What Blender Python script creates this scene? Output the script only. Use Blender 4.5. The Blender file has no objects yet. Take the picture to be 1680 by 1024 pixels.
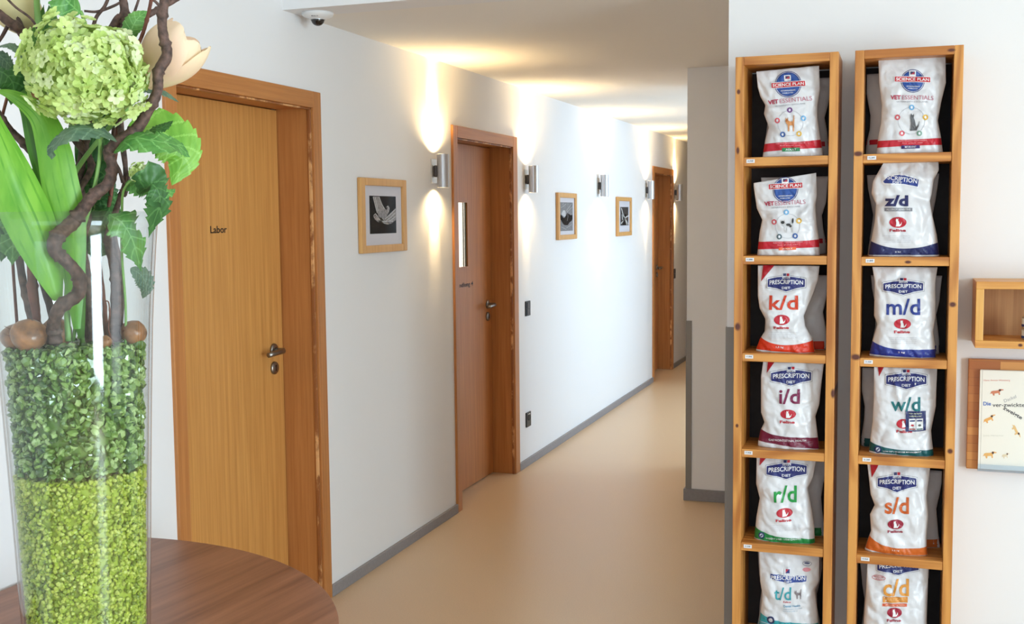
import bpy, bmesh, math, random
import numpy as np
from mathutils import Vector, Matrix, noise
PI = math.pi
sc = bpy.context.scene
COL = sc.collection

# ------------------------------------------------------------------ camera
FPX, YAW, PIT, ROL, CH = 1857.15, -.334119, -.0834076, -.0100671, 1.55
_f = np.array([math.sin(YAW)*math.cos(PIT), math.cos(YAW)*math.cos(PIT), math.sin(PIT)])
_r = np.array([math.cos(YAW), -math.sin(YAW), 0.])
_u = np.cross(_r, _f)
RR = _r*math.cos(ROL) + _u*math.sin(ROL)
UU = _u*math.cos(ROL) - _r*math.sin(ROL)
cam_d = bpy.data.cameras.new('camera')
cam = bpy.data.objects.new('camera', cam_d)
COL.objects.link(cam)
cam_d.sensor_width = 36
cam_d.lens = 36*FPX/1680
cam_d.clip_start = .05
M3 = Matrix((RR, UU, -_f)).transposed()
cam.matrix_world = Matrix.Translation((0, 0, CH)) @ M3.to_4x4()
sc.camera = cam

# ------------------------------------------------------------------ colour management, world
sc.view_settings.view_transform = 'Standard'
sc.view_settings.look = 'None'
sc.view_settings.exposure = 0.44
sc.cycles.transparent_max_bounces = 24
sc.view_settings.gamma = 1
sc.view_settings.use_curve_mapping = False
w = bpy.data.worlds.new('daylight')
sc.world = w
w.use_nodes = True
w.node_tree.nodes['Background'].inputs[0].default_value = (.72, .84, 1, 1)
w.node_tree.nodes['Background'].inputs[1].default_value = 1.6

# ------------------------------------------------------------------ daylight through the windows
def area(name, loc, direction, sx, sy, power, color):
    d = bpy.data.lights.new(name, 'AREA')
    d.shape = 'RECTANGLE'
    d.size, d.size_y, d.energy, d.color = sx, sy, power, color
    o = bpy.data.objects.new(name, d)
    COL.objects.link(o)
    o.location = loc
    o.rotation_euler = Vector(direction).to_track_quat('-Z', 'Y').to_euler()
    return o
DAY = (.74, .91, 1)
area('daylight_window_right', (3.72, 2.65, 1.28), (-1, 0, 0), 1.4, 2.4, 11, (1, .95, .86))
area('daylight_window_side', (3.72, .0, 1.28), (-1, 0, 0), 1.4, 2.4, 184, DAY)
area('daylight_window_back', (-.4, -3.22, 1.55), (0, 1, 0), 3.4, 1.9, 14, DAY)
area('daylight_window_hall', (.62, 8.55, 1.25), (-1, 0, -.12), 2.5, 2.1, 50, (.60, .82, 1))
area('daylight_treatment_room', (-3.3, 7.36, 1.5), (0, -1, 0), 1.5, 1.7, 45, (1, .98, .84))

# ------------------------------------------------------------------ pixel helpers
def ray(x, y):
    return (x-840)/FPX*RR - (y-512)/FPX*UU + _f
def atY(x, y, Y):
    d = ray(x, y); return d*(Y/d[1]) + np.array([0, 0, CH])
def atX(x, y, X):
    d = ray(x, y); return d*(X/d[0]) + np.array([0, 0, CH])
def atZ(x, y, Z):
    d = ray(x, y); return d*((Z-CH)/d[2]) + np.array([0, 0, CH])

# ------------------------------------------------------------------ materials
def lin(c):
    return tuple(((v/255)/12.92 if v/255 <= .04045 else ((v/255+.055)/1.055)**2.4) for v in c)
MATS = {}
def mat(name, rgb, rough=.5, metal=0, spec=.5, **kw):
    if name in MATS: return MATS[name]
    m = bpy.data.materials.new(name); m.use_nodes = True
    nt = m.node_tree; b = nt.nodes['Principled BSDF']
    c = lin(rgb) + (1,)
    b.inputs['Base Color'].default_value = c
    b.inputs['Roughness'].default_value = rough
    b.inputs['Metallic'].default_value = metal
    b.inputs['Specular IOR Level'].default_value = spec
    for k, v in kw.items():
        if k == 'sss':
            b.inputs['Subsurface Weight'].default_value = v; b.inputs['Subsurface Radius'].default_value = (.01, .01, .004)
        if k == 'trans': b.inputs['Transmission Weight'].default_value = v
        if k == 'coat': b.inputs['Coat Weight'].default_value = v
        if k == 'emit':
            b.inputs['Emission Color'].default_value = c; b.inputs['Emission Strength'].default_value = v
    if 'var' in kw or 'bump' in kw:
        tc = nt.nodes.new('ShaderNodeTexCoord'); n = nt.nodes.new('ShaderNodeTexNoise')
        n.inputs['Scale'].default_value = kw.get('scale', 40); n.inputs['Detail'].default_value = 5
        nt.links.new(tc.outputs['Object'], n.inputs['Vector'])
        if 'var' in kw:
            r = nt.nodes.new('ShaderNodeValToRGB')
            v = kw['var']
            r.color_ramp.elements[0].position = .3; r.color_ramp.elements[1].position = .7
            r.color_ramp.elements[0].color = tuple(x*(1-v) for x in c[:3]) + (1,)
            r.color_ramp.elements[1].color = tuple(min(1, x*(1+v)) for x in c[:3]) + (1,)
            nt.links.new(n.outputs['Fac'], r.inputs['Fac']); nt.links.new(r.outputs['Color'], b.inputs['Base Color'])
        if 'bump' in kw:
            bp = nt.nodes.new('ShaderNodeBump'); bp.inputs['Strength'].default_value = kw['bump']
            bp.inputs['Distance'].default_value = kw.get('dist', .002)
            nt.links.new(n.outputs['Fac'], bp.inputs['Height']); nt.links.new(bp.outputs['Normal'], b.inputs['Normal'])
    MATS[name] = m
    return m

def wood(name, c1, c2, axis='Z', fine=60, stretch=.05, rough=.45, rings=0., ringscale=9, knots=(), contrast=(.3, .7), coat=0., angle=0.):
    if name in MATS: return MATS[name]
    m = bpy.data.materials.new(name); m.use_nodes = True
    nt = m.node_tree; N = nt.nodes; L = nt.links; b = N['Principled BSDF']
    geo = N.new('ShaderNodeNewGeometry')
    mp = N.new('ShaderNodeMapping')
    s = {'X': (stretch, 1, 1), 'Y': (1, stretch, 1), 'Z': (1, 1, stretch)}[axis]
    if angle:
        mr = N.new('ShaderNodeMapping'); mr.inputs['Rotation'].default_value = (0, 0, angle)
        L.new(geo.outputs['Position'], mr.inputs['Vector']); L.new(mr.outputs[0], mp.inputs['Vector'])
    else:
        L.new(geo.outputs['Position'], mp.inputs['Vector'])
    mp.inputs['Scale'].default_value = s
    n = N.new('ShaderNodeTexNoise'); n.inputs['Scale'].default_value = fine; n.inputs['Detail'].default_value = 6; n.inputs['Roughness'].default_value = .62
    L.new(mp.outputs[0], n.inputs['Vector'])
    fac = n.outputs['Fac']
    if rings:
        n2 = N.new('ShaderNodeTexNoise'); n2.inputs['Scale'].default_value = ringscale; n2.inputs['Detail'].default_value = 1.5
        mp2 = N.new('ShaderNodeMapping'); s2 = {'X': (.14, 1, 1), 'Y': (1, .14, 1), 'Z': (1, 1, .14)}[axis]
        mp2.inputs['Scale'].default_value = s2
        L.new(geo.outputs['Position'], mp2.inputs['Vector']); L.new(mp2.outputs[0], n2.inputs['Vector'])
        mm = N.new('ShaderNodeMath'); mm.operation = 'MULTIPLY'; mm.inputs[1].default_value = 60
        L.new(n2.outputs['Fac'], mm.inputs[0])
        sn = N.new('ShaderNodeMath'); sn.operation = 'SINE'; L.new(mm.outputs[0], sn.inputs[0])
        ml = N.new('ShaderNodeMath'); ml.operation = 'MULTIPLY_ADD'; ml.inputs[1].default_value = rings
        L.new(sn.outputs[0], ml.inputs[0]); L.new(fac, ml.inputs[2]); fac = ml.outputs[0]
    r = N.new('ShaderNodeValToRGB')
    r.color_ramp.elements[0].position, r.color_ramp.elements[1].position = contrast
    r.color_ramp.elements[0].color = lin(c2) + (1,); r.color_ramp.elements[1].color = lin(c1) + (1,)
    L.new(fac, r.inputs['Fac'])
    out = r.outputs['Color']
    for (kx, ky, kz, kr, sx, sz) in knots:
        vs = N.new('ShaderNodeVectorMath'); vs.operation = 'SUBTRACT'; vs.inputs[1].default_value = (kx, ky, kz)
        L.new(geo.outputs['Position'], vs.inputs[0])
        vm = N.new('ShaderNodeVectorMath'); vm.operation = 'MULTIPLY'; vm.inputs[1].default_value = (1/sx, .5, 1/sz)
        L.new(vs.outputs[0], vm.inputs[0])
        vl = N.new('ShaderNodeVectorMath'); vl.operation = 'LENGTH'; L.new(vm.outputs[0], vl.inputs[0])
        mr2 = N.new('ShaderNodeMapRange'); mr2.inputs['From Min'].default_value = kr; mr2.inputs['From Max'].default_value = kr*.5
        L.new(vl.outputs['Value'], mr2.inputs['Value'])
        mx = N.new('ShaderNodeMixRGB'); mx.inputs['Color2'].default_value = lin((88, 38, 22)) + (1,)
        L.new(mr2.outputs[0], mx.inputs['Fac']); L.new(out, mx.inputs['Color1']); out = mx.outputs[0]
    L.new(out, b.inputs['Base Color'])
    b.inputs['Roughness'].default_value = rough
    b.inputs['Coat Weight'].default_value = coat
    bp = N.new('ShaderNodeBump'); bp.inputs['Strength'].default_value = .15; bp.inputs['Distance'].default_value = .001
    L.new(n.outputs['Fac'], bp.inputs['Height']); L.new(bp.outputs[0], b.inputs['Normal'])
    MATS[name] = m
    return m

def thin_glass(name, tint, ior=1.45, edge=1.0, base=0.0):
    m = bpy.data.materials.new(name); m.use_nodes = True
    nt = m.node_tree; N = nt.nodes; L = nt.links
    N.remove(N['Principled BSDF'])
    t = N.new('ShaderNodeBsdfTransparent'); t.inputs[0].default_value = tint + (1,)
    g = N.new('ShaderNodeBsdfGlossy'); g.inputs['Roughness'].default_value = .05
    f = N.new('ShaderNodeLayerWeight'); f.inputs['Blend'].default_value = .5   # facing is two-sided
    pw = N.new('ShaderNodeMath'); pw.operation = 'POWER'; pw.inputs[1].default_value = 5; L.new(f.outputs['Facing'], pw.inputs[0])
    mx = N.new('ShaderNodeMixShader')
    mm = N.new('ShaderNodeMath'); mm.operation = 'MULTIPLY_ADD'; mm.inputs[1].default_value = .96*edge; mm.inputs[2].default_value = .014+base
    mm.use_clamp = True
    L.new(pw.outputs[0], mm.inputs[0]); L.new(mm.outputs[0], mx.inputs[0]); L.new(t.outputs[0], mx.inputs[1]); L.new(g.outputs[0], mx.inputs[2])
    L.new(mx.outputs[0], N['Material Output'].inputs[0])
    return m

WALL = mat('white_wall_paint', (234, 233, 234), .85, spec=.2, bump=.12, scale=160, dist=.001)
CEIL = mat('white_ceiling_paint', (238, 234, 228), .9, spec=.2, bump=.08, scale=200, dist=.001)
GREY = mat('grey_skirting', (140, 136, 138), .55, var=.06, scale=90)
GUARD = mat('grey_corner_guard', (136, 131, 126), .5)
STEEL = mat('brushed_steel', (150, 145, 140), .32, 1)
ALU = mat('satin_aluminium', (196, 196, 200), .3, .85)
DARK = mat('dark_grey_metal', (74, 68, 68), .5, .3)
BLACK = mat('black_plastic', (22, 20, 22), .35)
WHITE = mat('white_plastic', (228, 228, 228), .4)
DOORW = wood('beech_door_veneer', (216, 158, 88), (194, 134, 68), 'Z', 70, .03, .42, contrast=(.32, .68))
DOORB = wood('beech_door_veneer_shaded', (196, 132, 76), (172, 108, 58), 'Z', 70, .03, .42, contrast=(.32, .68))  # browner copy of the door veneer, weaker hall light put into the colour
FRW = wood('beech_frame_upright', (196, 132, 74), (170, 106, 54), 'Z', 60, .03, .4)
FRWY = wood('beech_frame_head', (196, 132, 74), (170, 106, 54), 'Y', 60, .03, .4)
REVEAL = wood('beech_reveal', (186, 122, 70), (154, 92, 48), 'Z', 60, .03, .4)
LIP = wood('lip_painted_reflections', (226, 172, 116), (150, 92, 50), 'Z', 14, .6, .35, contrast=(.5, .6))  # pale noise dashes imitate reflections along the frame edge
PICW = wood('pale_beech_frame', (222, 172, 108), (204, 150, 88), 'Z', 90, .05, .4)

# ------------------------------------------------------------------ mesh builders
class MB:
    def __init__(s): s.v = []; s.f = []; s.mi = []
    def add(s, vs, fs, mi=0):
        o = len(s.v); s.v += [tuple(map(float, p)) for p in vs]
        s.f += [tuple(i+o for i in q) for q in fs]; s.mi += [mi]*len(fs); return s
    def box(s, x0, x1, y0, y1, z0, z1, mi=0):
        vs = [(x, y, z) for z in (z0, z1) for y in (y0, y1) for x in (x0, x1)]
        return s.add(vs, [(0, 2, 3, 1), (4, 5, 7, 6), (0, 1, 5, 4), (2, 6, 7, 3), (0, 4, 6, 2), (1, 3, 7, 5)], mi)
    def lathe(s, prof, c=(0, 0, 0), n=32, mi=0, axis='Z', capb=False, capt=False):
        o = []
        for (r, z) in prof:
            for k in range(n):
                a = 2*PI*k/n
                if axis == 'Z': o.append((c[0]+r*math.cos(a), c[1]+r*math.sin(a), c[2]+z))
                elif axis == 'X': o.append((c[0]+z, c[1]+r*math.cos(a), c[2]+r*math.sin(a)))
                else: o.append((c[0]+r*math.cos(a), c[1]-z, c[2]+r*math.sin(a)))
        fs = [(i*n+k, i*n+(k+1) % n, (i+1)*n+(k+1) % n, (i+1)*n+k) for i in range(len(prof)-1) for k in range(n)]
        if capb: fs.append(tuple(range(n))[::-1])
        if capt: fs.append(tuple((len(prof)-1)*n+k for k in range(n)))
        return s.add(o, fs, mi)
    def tube(s, pts, rad, n=8, mi=0):
        P = [Vector(p) for p in pts]; m = len(P)
        if not hasattr(rad, '__len__'): rad = [rad]*m
        prev = None; vs = []
        for i in range(m):
            t = (P[min(i+1, m-1)]-P[max(i-1, 0)]).normalized()
            if prev is None:
                a = Vector((0, 0, 1)) if abs(t.z) < .9 else Vector((1, 0, 0))
                u = t.cross(a).normalized()
            else:
                u = (prev - t*prev.dot(t)).normalized()
            prev = u; v = t.cross(u)
            for k in range(n):
                a = 2*PI*k/n; vs.append(P[i]+(u*math.cos(a)+v*math.sin(a))*rad[i])
        fs = [(i*n+k, i*n+(k+1) % n, (i+1)*n+(k+1) % n, (i+1)*n+k) for i in range(m-1) for k in range(n)]
        fs += [tuple(range(n))[::-1], tuple((m-1)*n+k for k in range(n))]
        return s.add(vs, fs, mi)
    def grid(s, rows, mi=0, closed=False):
        m = len(rows[0]); vs = [p for r in rows for p in r]
        fs = []
        for i in range(len(rows)-1):
            for k in range(m if closed else m-1):
                k2 = (k+1) % m
                fs.append((i*m+k, i*m+k2, (i+1)*m+k2, (i+1)*m+k))
        return s.add(vs, fs, mi)
    def build(s, name, mats, parent=None, smooth=False, bevel=0, kind=None, origin=None, solid=0, recalc=True):
        me = bpy.data.meshes.new(name)
        vs = s.v
        if origin is None and parent is None:
            a = np.array(vs); lo, hi = a.min(0), a.max(0); origin = ((lo[0]+hi[0])/2, (lo[1]+hi[1])/2, lo[2])
        if parent is not None: origin = tuple(parent_world(parent))
        vs = [(x-origin[0], y-origin[1], z-origin[2]) for x, y, z in vs]
        me.from_pydata(vs, [], s.f)
        for mt in (mats if isinstance(mats, (list, tuple)) else [mats]): me.materials.append(mt)
        me.polygons.foreach_set('material_index', s.mi)
        if smooth: me.polygons.foreach_set('use_smooth', [True]*len(me.polygons))
        me.update()
        if recalc:
            bm = bmesh.new(); bm.from_mesh(me); bmesh.ops.recalc_face_normals(bm, faces=bm.faces); bm.to_mesh(me); bm.free()
        o = bpy.data.objects.new(name, me); COL.objects.link(o)
        if parent is not None: o.parent = parent
        else: o.location = origin
        if kind: o['kind'] = kind
        if bevel:
            b = o.modifiers.new('bevel', 'BEVEL'); b.width = bevel; b.segments = 2; b.limit_method = 'ANGLE'
        if solid:
            b = o.modifiers.new('thickness', 'SOLIDIFY'); b.thickness = solid; b.offset = 0
        return o
def parent_world(p):
    v = Vector(p.location)
    while p.parent: p = p.parent; v += p.location
    return v
def thing(name, label, cat, loc, group=None):
    o = bpy.data.objects.new(name, None); COL.objects.link(o); o.location = loc
    o.empty_display_size = .1
    if label: o['label'] = label
    if cat: o['category'] = cat
    if group: o['group'] = group
    return o
def tag(o, label, cat, group=None, kind=None):
    o['label'] = label; o['category'] = cat
    if group: o['group'] = group
    if kind: o['kind'] = kind
    return o
def struct_empty(name, loc):
    o = thing(name, None, None, loc); o['kind'] = 'structure'; return o

# text -> flat mesh, cached, normalised to x 0..1 by width, y 0..1 by height
_TC = {}
def text_mesh(s, bold=0.0, shear=0.0):
    k = (s, bold, shear)
    if k in _TC: return _TC[k]
    cu = bpy.data.curves.new('t', 'FONT'); cu.body = s; cu.size = 1; cu.offset = bold; cu.shear = shear; cu.resolution_u = 3
    ob = bpy.data.objects.new('t', cu); COL.objects.link(ob)
    dg = bpy.context.evaluated_depsgraph_get()
    me = bpy.data.meshes.new_from_object(ob.evaluated_get(dg))
    bm = bmesh.new(); bm.from_mesh(me)
    bmesh.ops.triangulate(bm, faces=bm.faces)
    a = np.array([v.co[:] for v in bm.verts]); lo, hi = a.min(0), a.max(0); sp = hi-lo
    fs = [tuple(v.index for v in f.verts) for f in bm.faces]
    bm.free(); bpy.data.objects.remove(ob); bpy.data.curves.remove(cu); bpy.data.meshes.remove(me)
    vs = [((x-lo[0])/sp[0]-.5, (y-lo[1])/sp[1]-.5) for x, y, z in a]
    _TC[k] = (vs, fs, sp[0]/sp[1]); return _TC[k]

# ================================================================== SETTING
LX = -2.211
HC = 2.33      # hall ceiling
LC = 2.78      # lobby ceiling
SW = 3.79      # shelf wall front
SE = -.556     # its free edge
PY, PX = 6.06, -1.105   # narrowing of the hall
doors = [(3.10, 3.985, 1.985), (5.50, 6.385, 1.965), (10.41, 11.27, 1.95)]

b = MB()
ys = -3.2
for (a, c, z1) in [(p-.03, q+.03, z+.03) for p, q, z in doors]:
    b.box(LX-.3, LX, ys, a, 0, LC); b.box(LX-.3, LX, a, c, z1, LC); ys = c
b.box(LX-.3, LX, ys, 14.2, 0, LC)
b.build('wall_left', WALL, kind='structure')
FLOOR = mat('beige_linoleum', (206, 178, 146), .34, spec=.45, var=.07, scale=220)
MB().box(-4.6, 4, -3.4, 14.4, -.1, 0).build('floor', FLOOR, kind='structure')
b = MB().box(-4.6, 4, -3.4, SW, LC, LC+.1)
b.build('ceiling_lobby', CEIL, kind='structure').name = 'ceiling'
b = MB().box(LX, 4, SW+.15, 14.4, HC, HC+.1)
b.build('ceiling', CEIL, kind='structure')
# shelf wall with the header that steps down to the hall ceiling
b = MB()
b.box(SE, 3.7, SW, SW+.2, 0, LC)
b.box(LX, SE, SW, SW+.15, HC, LC)
b.build('wall_right', WALL, kind='structure')
b = MB().box(SE, SE+.2, SW+.2, PY, 0, HC).box(PX, PX+.25, PY, 6.95, 0, HC).box(PX+.25, SE+.2, PY, PY+.25, 0, HC)
b.box(PX, PX+.25, 9.95, 14.2, 0, HC)
b.build('wall_hall_right', WALL, kind='structure')
b = MB()
# bay on the right of the hall, glazed
b.box(PX+.25, .6, 6.80, 6.95, 0, HC).box(PX+.25, .6, 9.95, 10.1, 0, HC)
b.box(.5, .6, 6.95, 9.95, 0, .12).box(.5, .6, 6.95, 9.95, 2.25, HC)
b.box(.5, .6, 6.95, 7.25, .12, 2.25).box(.5, .6, 9.85, 9.95, .12, 2.25)
b.build('wall_bay', WALL, kind='structure')
MB().box(LX-.3, PX+.3, 14.2, 14.35, 0, HC+.05).build('wall_end', WALL, kind='structure')
# right and back walls of the lobby with window openings
b = MB()
ys = -3.2
for (a, c) in ((-.75, .75), (1.9, 3.4)):
    b.box(3.5, 3.65, ys, a, 0, LC); b.box(3.5, 3.65, a, c, 0, .06); b.box(3.5, 3.65, a, c, 2.5, LC); ys = c
b.box(3.5, 3.65, ys, SW, 0, LC)
b.build('wall_window_side', WALL, kind='structure')
b = MB().box(LX-.3, -2.1, -3.2, -3.05, 0, LC).box(-2.1, 1.3, -3.2, -3.05, 0, .55).box(-2.1, 1.3, -3.2, -3.05, 2.5, LC).box(1.3, 3.65, -3.2, -3.05, 0, LC)
b.build('wall_back', WALL, kind='structure')
# treatment room behind the second door
b = MB().box(-4.5, -4.4, 4.6, 7.4, 0, HC).box(-4.4, LX-.3, 4.5, 4.6, 0, HC).box(-4.4, LX-.3, 7.4, 7.5, 0, HC).box(-4.5, LX-.3, 4.5, 7.5, HC, HC+.1)
b.build('wall_treatment_room', WALL, kind='structure')

PANE = thin_glass('window_glass', (.97, .98, .98))
WFR = mat('white_window_frame', (225, 225, 225), .4)
def window(n, x, y0, y1, z0, z1, alongx=False, mull=1):
    e = struct_empty('window_%d' % n, ((x, (y0+y1)/2, z0) if not alongx else ((y0+y1)/2, x, z0)))
    f = MB(); g = MB()
    def bx(m, a, c, q, r, d=.05):
        if alongx: m.box(a, c, x-d/2, x+d/2, q, r)
        else: m.box(x-d/2, x+d/2, a, c, q, r)
    bx(f, y0, y1, z0, z0+.06); bx(f, y0, y1, z1-.06, z1); bx(f, y0, y0+.06, z0, z1); bx(f, y1-.06, y1, z0, z1)
    for k in range(1, mull+1):
        c = y0+(y1-y0)*k/(mull+1); bx(f, c-.03, c+.03, z0, z1)
    bx(g, y0+.05, y1-.05, z0+.05, z1-.05, .008)
    f.build('window_frame', WFR, e); g.build('pane', PANE, e)
window(1, 3.58, -.75, .75, .06, 2.5, False, 0)
window(2, 3.58, 1.9, 3.4, .06, 2.5, False, 0)
window(3, -3.13, -2.1, 1.3, .55, 2.5, True, 2)
window(4, .55, 7.25, 9.85, .12, 2.25, False, 2)

# skirting boards and corner guards
def skirt(name, segs, h=.047, t=.014):
    b = MB()
    for s in segs: b.box(*s)
    b.build(name, GREY, kind='structure', bevel=.002)
skirt('baseboard_left', [(LX, LX+.014, -3.05, 3.04, 0, .047), (LX, LX+.014, 4.048, 5.44, 0, .047), (LX, LX+.014, 6.462, 10.35, 0, .047), (LX, LX+.014, 11.335, 14.2, 0, .047)])
skirt('baseboard_hall', [(PX-.014, SE, PY-.014, PY, 0, .064), (PX-.014, PX, PY, 6.95, 0, .064), (SE-.014, SE, SW+.16, PY-.014, 0, .064)])
skirt('baseboard_right', [(SE, 3.5, SW-.014, SW, 0, .064)])
b = MB().box(PX-.004, PX+.028, PY-.004, PY, .064, .985).box(PX-.004, PX, PY, PY+.032, .064, .985)
b.build('trim_1', GUARD, kind='structure')
b = MB().box(SE-.004, SE+.031, SW-.004, SW, .064, 1.178).box(SE-.004, SE, SW, SW+.032, .064, 1.178)
b.build('trim_2', GUARD, kind='structure')

# ------------------------------------------------------------------ doors
def lettering(name, s, mats, parent, plane, c, wd, ht, bold=.0, flip=False):
    """flat lettering. plane 'X' : on a face looking to +x, reading along +y; 'Y': face looking to -y, reading along +x"""
    vs, fs, _ = text_mesh(s, bold)
    if plane == 'X': P = [(c[0], c[1]+u*wd, c[2]+v*ht) for u, v in vs]
    else: P = [(c[0]+u*wd, c[1], c[2]+v*ht) for u, v in vs]
    m = MB().add(P, fs)
    return m.build(name, mats, parent, recalc=False)
INK = mat('black_ink', (25, 25, 28), .5)
def door(n, yo0, yo1, zt, yi0, yi1, zi, leafx, glass=False, leafm=DOORW):
    e = struct_empty('door_%d' % n, (LX, (yo0+yo1)/2, 0))
    t = .013
    fr = MB()
    fr.box(LX-.16, LX+t, yo0, yi0, 0, zt, 0)
    fr.box(LX-.16, LX+t, yi1, yo1, 0, zt, 0)
    fr.box(LX-.16, LX+t, yi0, yi1, zi, zt, 1)
    q = leafx-.041
    fr.box(q-.03, q, yi0-.03, yi0+.016, 0, zi+.02, 0).box(q-.03, q, yi1-.016, yi1+.03, 0, zi+.02, 0).box(q-.03, q, yi0-.03, yi1+.03, zi-.016, zi+.02, 1)
    o = fr.build('door_frame', [FRW, FRWY], e, bevel=.003)
    # stop strip inside the casing, reflections painted on it as pale dashes
    ln = MB().box(LX-.012, LX+.002, yi1-.007, yi1, 0, zi).box(LX-.012, LX+.002, yi0, yi1, zi-.007, zi)
    ln.build('frame_lip', LIP, e, bevel=.002)
    gp = .004
    lf = MB(); y0, y1 = yi0+gp, yi1-gp
    if glass:
        a = atX(748, 331.5, leafx); c = atX(766.8, 439, leafx)
        ga, gc, gz1, gz0 = a[1]-.03, c[1], 1.66, 1.215
        gz1 = atX(760, 332.5, leafx)[2]; gz0 = atX(762, 437.5, leafx)[2]
        # front skin with the slot, core cut back wider behind it
        for (xa, xb, p0, p1, r0, r1) in ((leafx-.008, leafx, ga, gc, gz0, gz1), (leafx-.04, leafx-.008, ga, gc+.11, gz0-.01, gz1+.01)):
            lf.box(xa, xb, y0, p0, .006, zi-gp).box(xa, xb, p1, y1, .006, zi-gp)
            lf.box(xa, xb, p0, p1, .006, r0).box(xa, xb, p0, p1, r1, zi-gp)
    else:
        lf.box(leafx-.04, leafx, y0, y1, .006, zi-gp)
    leaf = lf.build('door_leaf', leafm, e)
    if glass:
        q = MB()
        for (p0, p1, r0, r1) in ((ga-.012, gc+.012, gz0-.012, gz0), (ga-.012, gc+.012, gz1, gz1+.012), (ga-.012, ga, gz0, gz1), (gc, gc+.012, gz0, gz1)):
            q.box(leafx+.0005, leafx+.004, p0, p1, r0, r1)
        q.build('glazing_bead', FRW, leaf)
        MB().box(leafx-.012, leafx-.009, ga, gc+.1, gz0-.008, gz1+.008).build('pane', PANE, leaf)
        # two slim dark and bright bars seen through the glass (venetian strip)
        MB().box(leafx-.008, leafx-.004, gc-.045, gc-.036, gz0, gz1).box(leafx-.008, leafx-.004, gc-.018, gc, gz0, gz1).build('glazing_bar', mat('olive_bar', (90, 84, 50), .5), leaf)
    # lever handle
    hy, hz = y1-.285+.0, 1.035
    hy = yi1-.075
    hm = MB()
    hm.lathe([(.0, .0), (.026, .0), (.026, .006), (.022, .010), (.0, .010)], (leafx, hy, hz), 24, axis='X')
    pts = [(leafx+.004, hy, hz), (leafx+.03, hy, hz), (leafx+.046, hy-.004, hz), (leafx+.054, hy-.018, hz-.0005), (leafx+.055, hy-.05, hz-.002), (leafx+.053, hy-.085, hz-.004), (leafx+.05, hy-.118, hz-.006)]
    hm.tube(pts, [.0095, .0095, .0105, .011, .0108, .0105, .010], 12)
    hm.build('door_handle', STEEL, leaf, smooth=True)
    kz = hz-.072
    km = MB().lathe([(.0, .0), (.026, .0), (.026, .006), (.022, .010), (.0, .010)], (leafx, hy, kz), 24, axis='X')
    km.build('keyhole_plate', STEEL, leaf, smooth=True)
    kk = MB().box(leafx+.010, leafx+.0112, hy-.003, hy+.003, kz-.012, kz+.006).lathe([(0, 0), (.0048, 0), (.0048, .0012), (0, .0012)], (leafx+.010, hy, kz+.008), 12, axis='X')
    kk.build('keyhole', BLACK, leaf)
    return e, leaf
e, leaf1 = door(1, 3.04, 4.047, 2.05, 3.10, 3.985, 1.985, -2.362)
a0, a1 = atX(345, 377, -2.361), atX(372, 377, -2.361)
lettering('lettering', 'Labor', INK, leaf1, 'X', (-2.3605, (a0[1]+a1[1])/2, a0[2]), a1[1]-a0[1], .026, .012)
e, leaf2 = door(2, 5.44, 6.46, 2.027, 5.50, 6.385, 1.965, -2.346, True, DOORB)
a1 = atX(776, 466, -2.345)
wd = (a1[1]-atX(754, 466, -2.345)[1])*1.62
lettering('lettering', 'Behandlung 4', INK, leaf2, 'X', (-2.3445, a1[1]-wd/2, a1[2]), wd, .034, .005)
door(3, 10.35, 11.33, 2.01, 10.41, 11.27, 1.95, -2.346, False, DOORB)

# ------------------------------------------------------------------ wall lamps
WARM = (1, .72, .36)
def lampset():
    Y0 = [atX(711, 281, LX)[1]]
    for px in ((857.8, 866), (977.6, 984), (1056.6, 1061.4), (1103.6, 1108.6)):
        Y0.append(atX(sum(px)/2, 295, LX)[1])
    return Y0
LY = lampset()
d = ray(727, 281); lampx = d[0]*(LY[0]/d[1])
print('lamp Y', LY, 'cyl x', lampx)
PLATE = mat('brushed_back_plate', (214, 208, 200), .35, .55)
GLOW = mat('lamp_glass', (255, 236, 190), .3, emit=5)
lamp_lab = ['silver cylinder wall light left of the door with the glass slot',
            'silver cylinder wall light just right of the door with the glass slot',
            'silver cylinder wall light between the two smaller picture frames',
            'silver cylinder wall light just left of the farthest door',
            'silver cylinder wall light farthest down the hall, beyond the last door']
CR, CZ0, CZ1 = .030, 1.700, 1.865
lx = lampx
proto = None
def make_lamp(y):
    e = thing('wall_lamp', lamp_lab[0], 'wall lamp', (LX, y, 1.78), 'up and down wall lights along the hall')
    MB().box(LX, LX+.006, y-.035, y+.035, 1.722, 1.842).build('back_plate', PLATE, e, bevel=.001)
    MB().box(LX+.006, lx-CR+.006, y-.021, y+.021, 1.752, 1.810).build('bracket', DARK, e, bevel=.008)
    c = MB()
    c.lathe([(CR-.002, CZ0-1.7), (CR, 0.001), (CR, CZ1-CZ0-.001), (CR-.002, CZ1-CZ0), (CR-.004, CZ1-CZ0), (CR-.004, .10), (0, .10)], (lx, y, CZ0), 32)
    c.lathe([(CR-.002, 0), (CR-.004, 0), (CR-.004, .055), (0, .055)], (lx, y, CZ0), 32)
    c.build('cylinder', ALU, e, smooth=False)
    for z in (CZ0+.010, CZ1-.013):
        MB().lathe([(0, 0), (CR-.005, 0), (CR-.005, .003), (0, .003)], (lx, y, z), 24).build('lens', GLOW, e)
    return e
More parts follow.
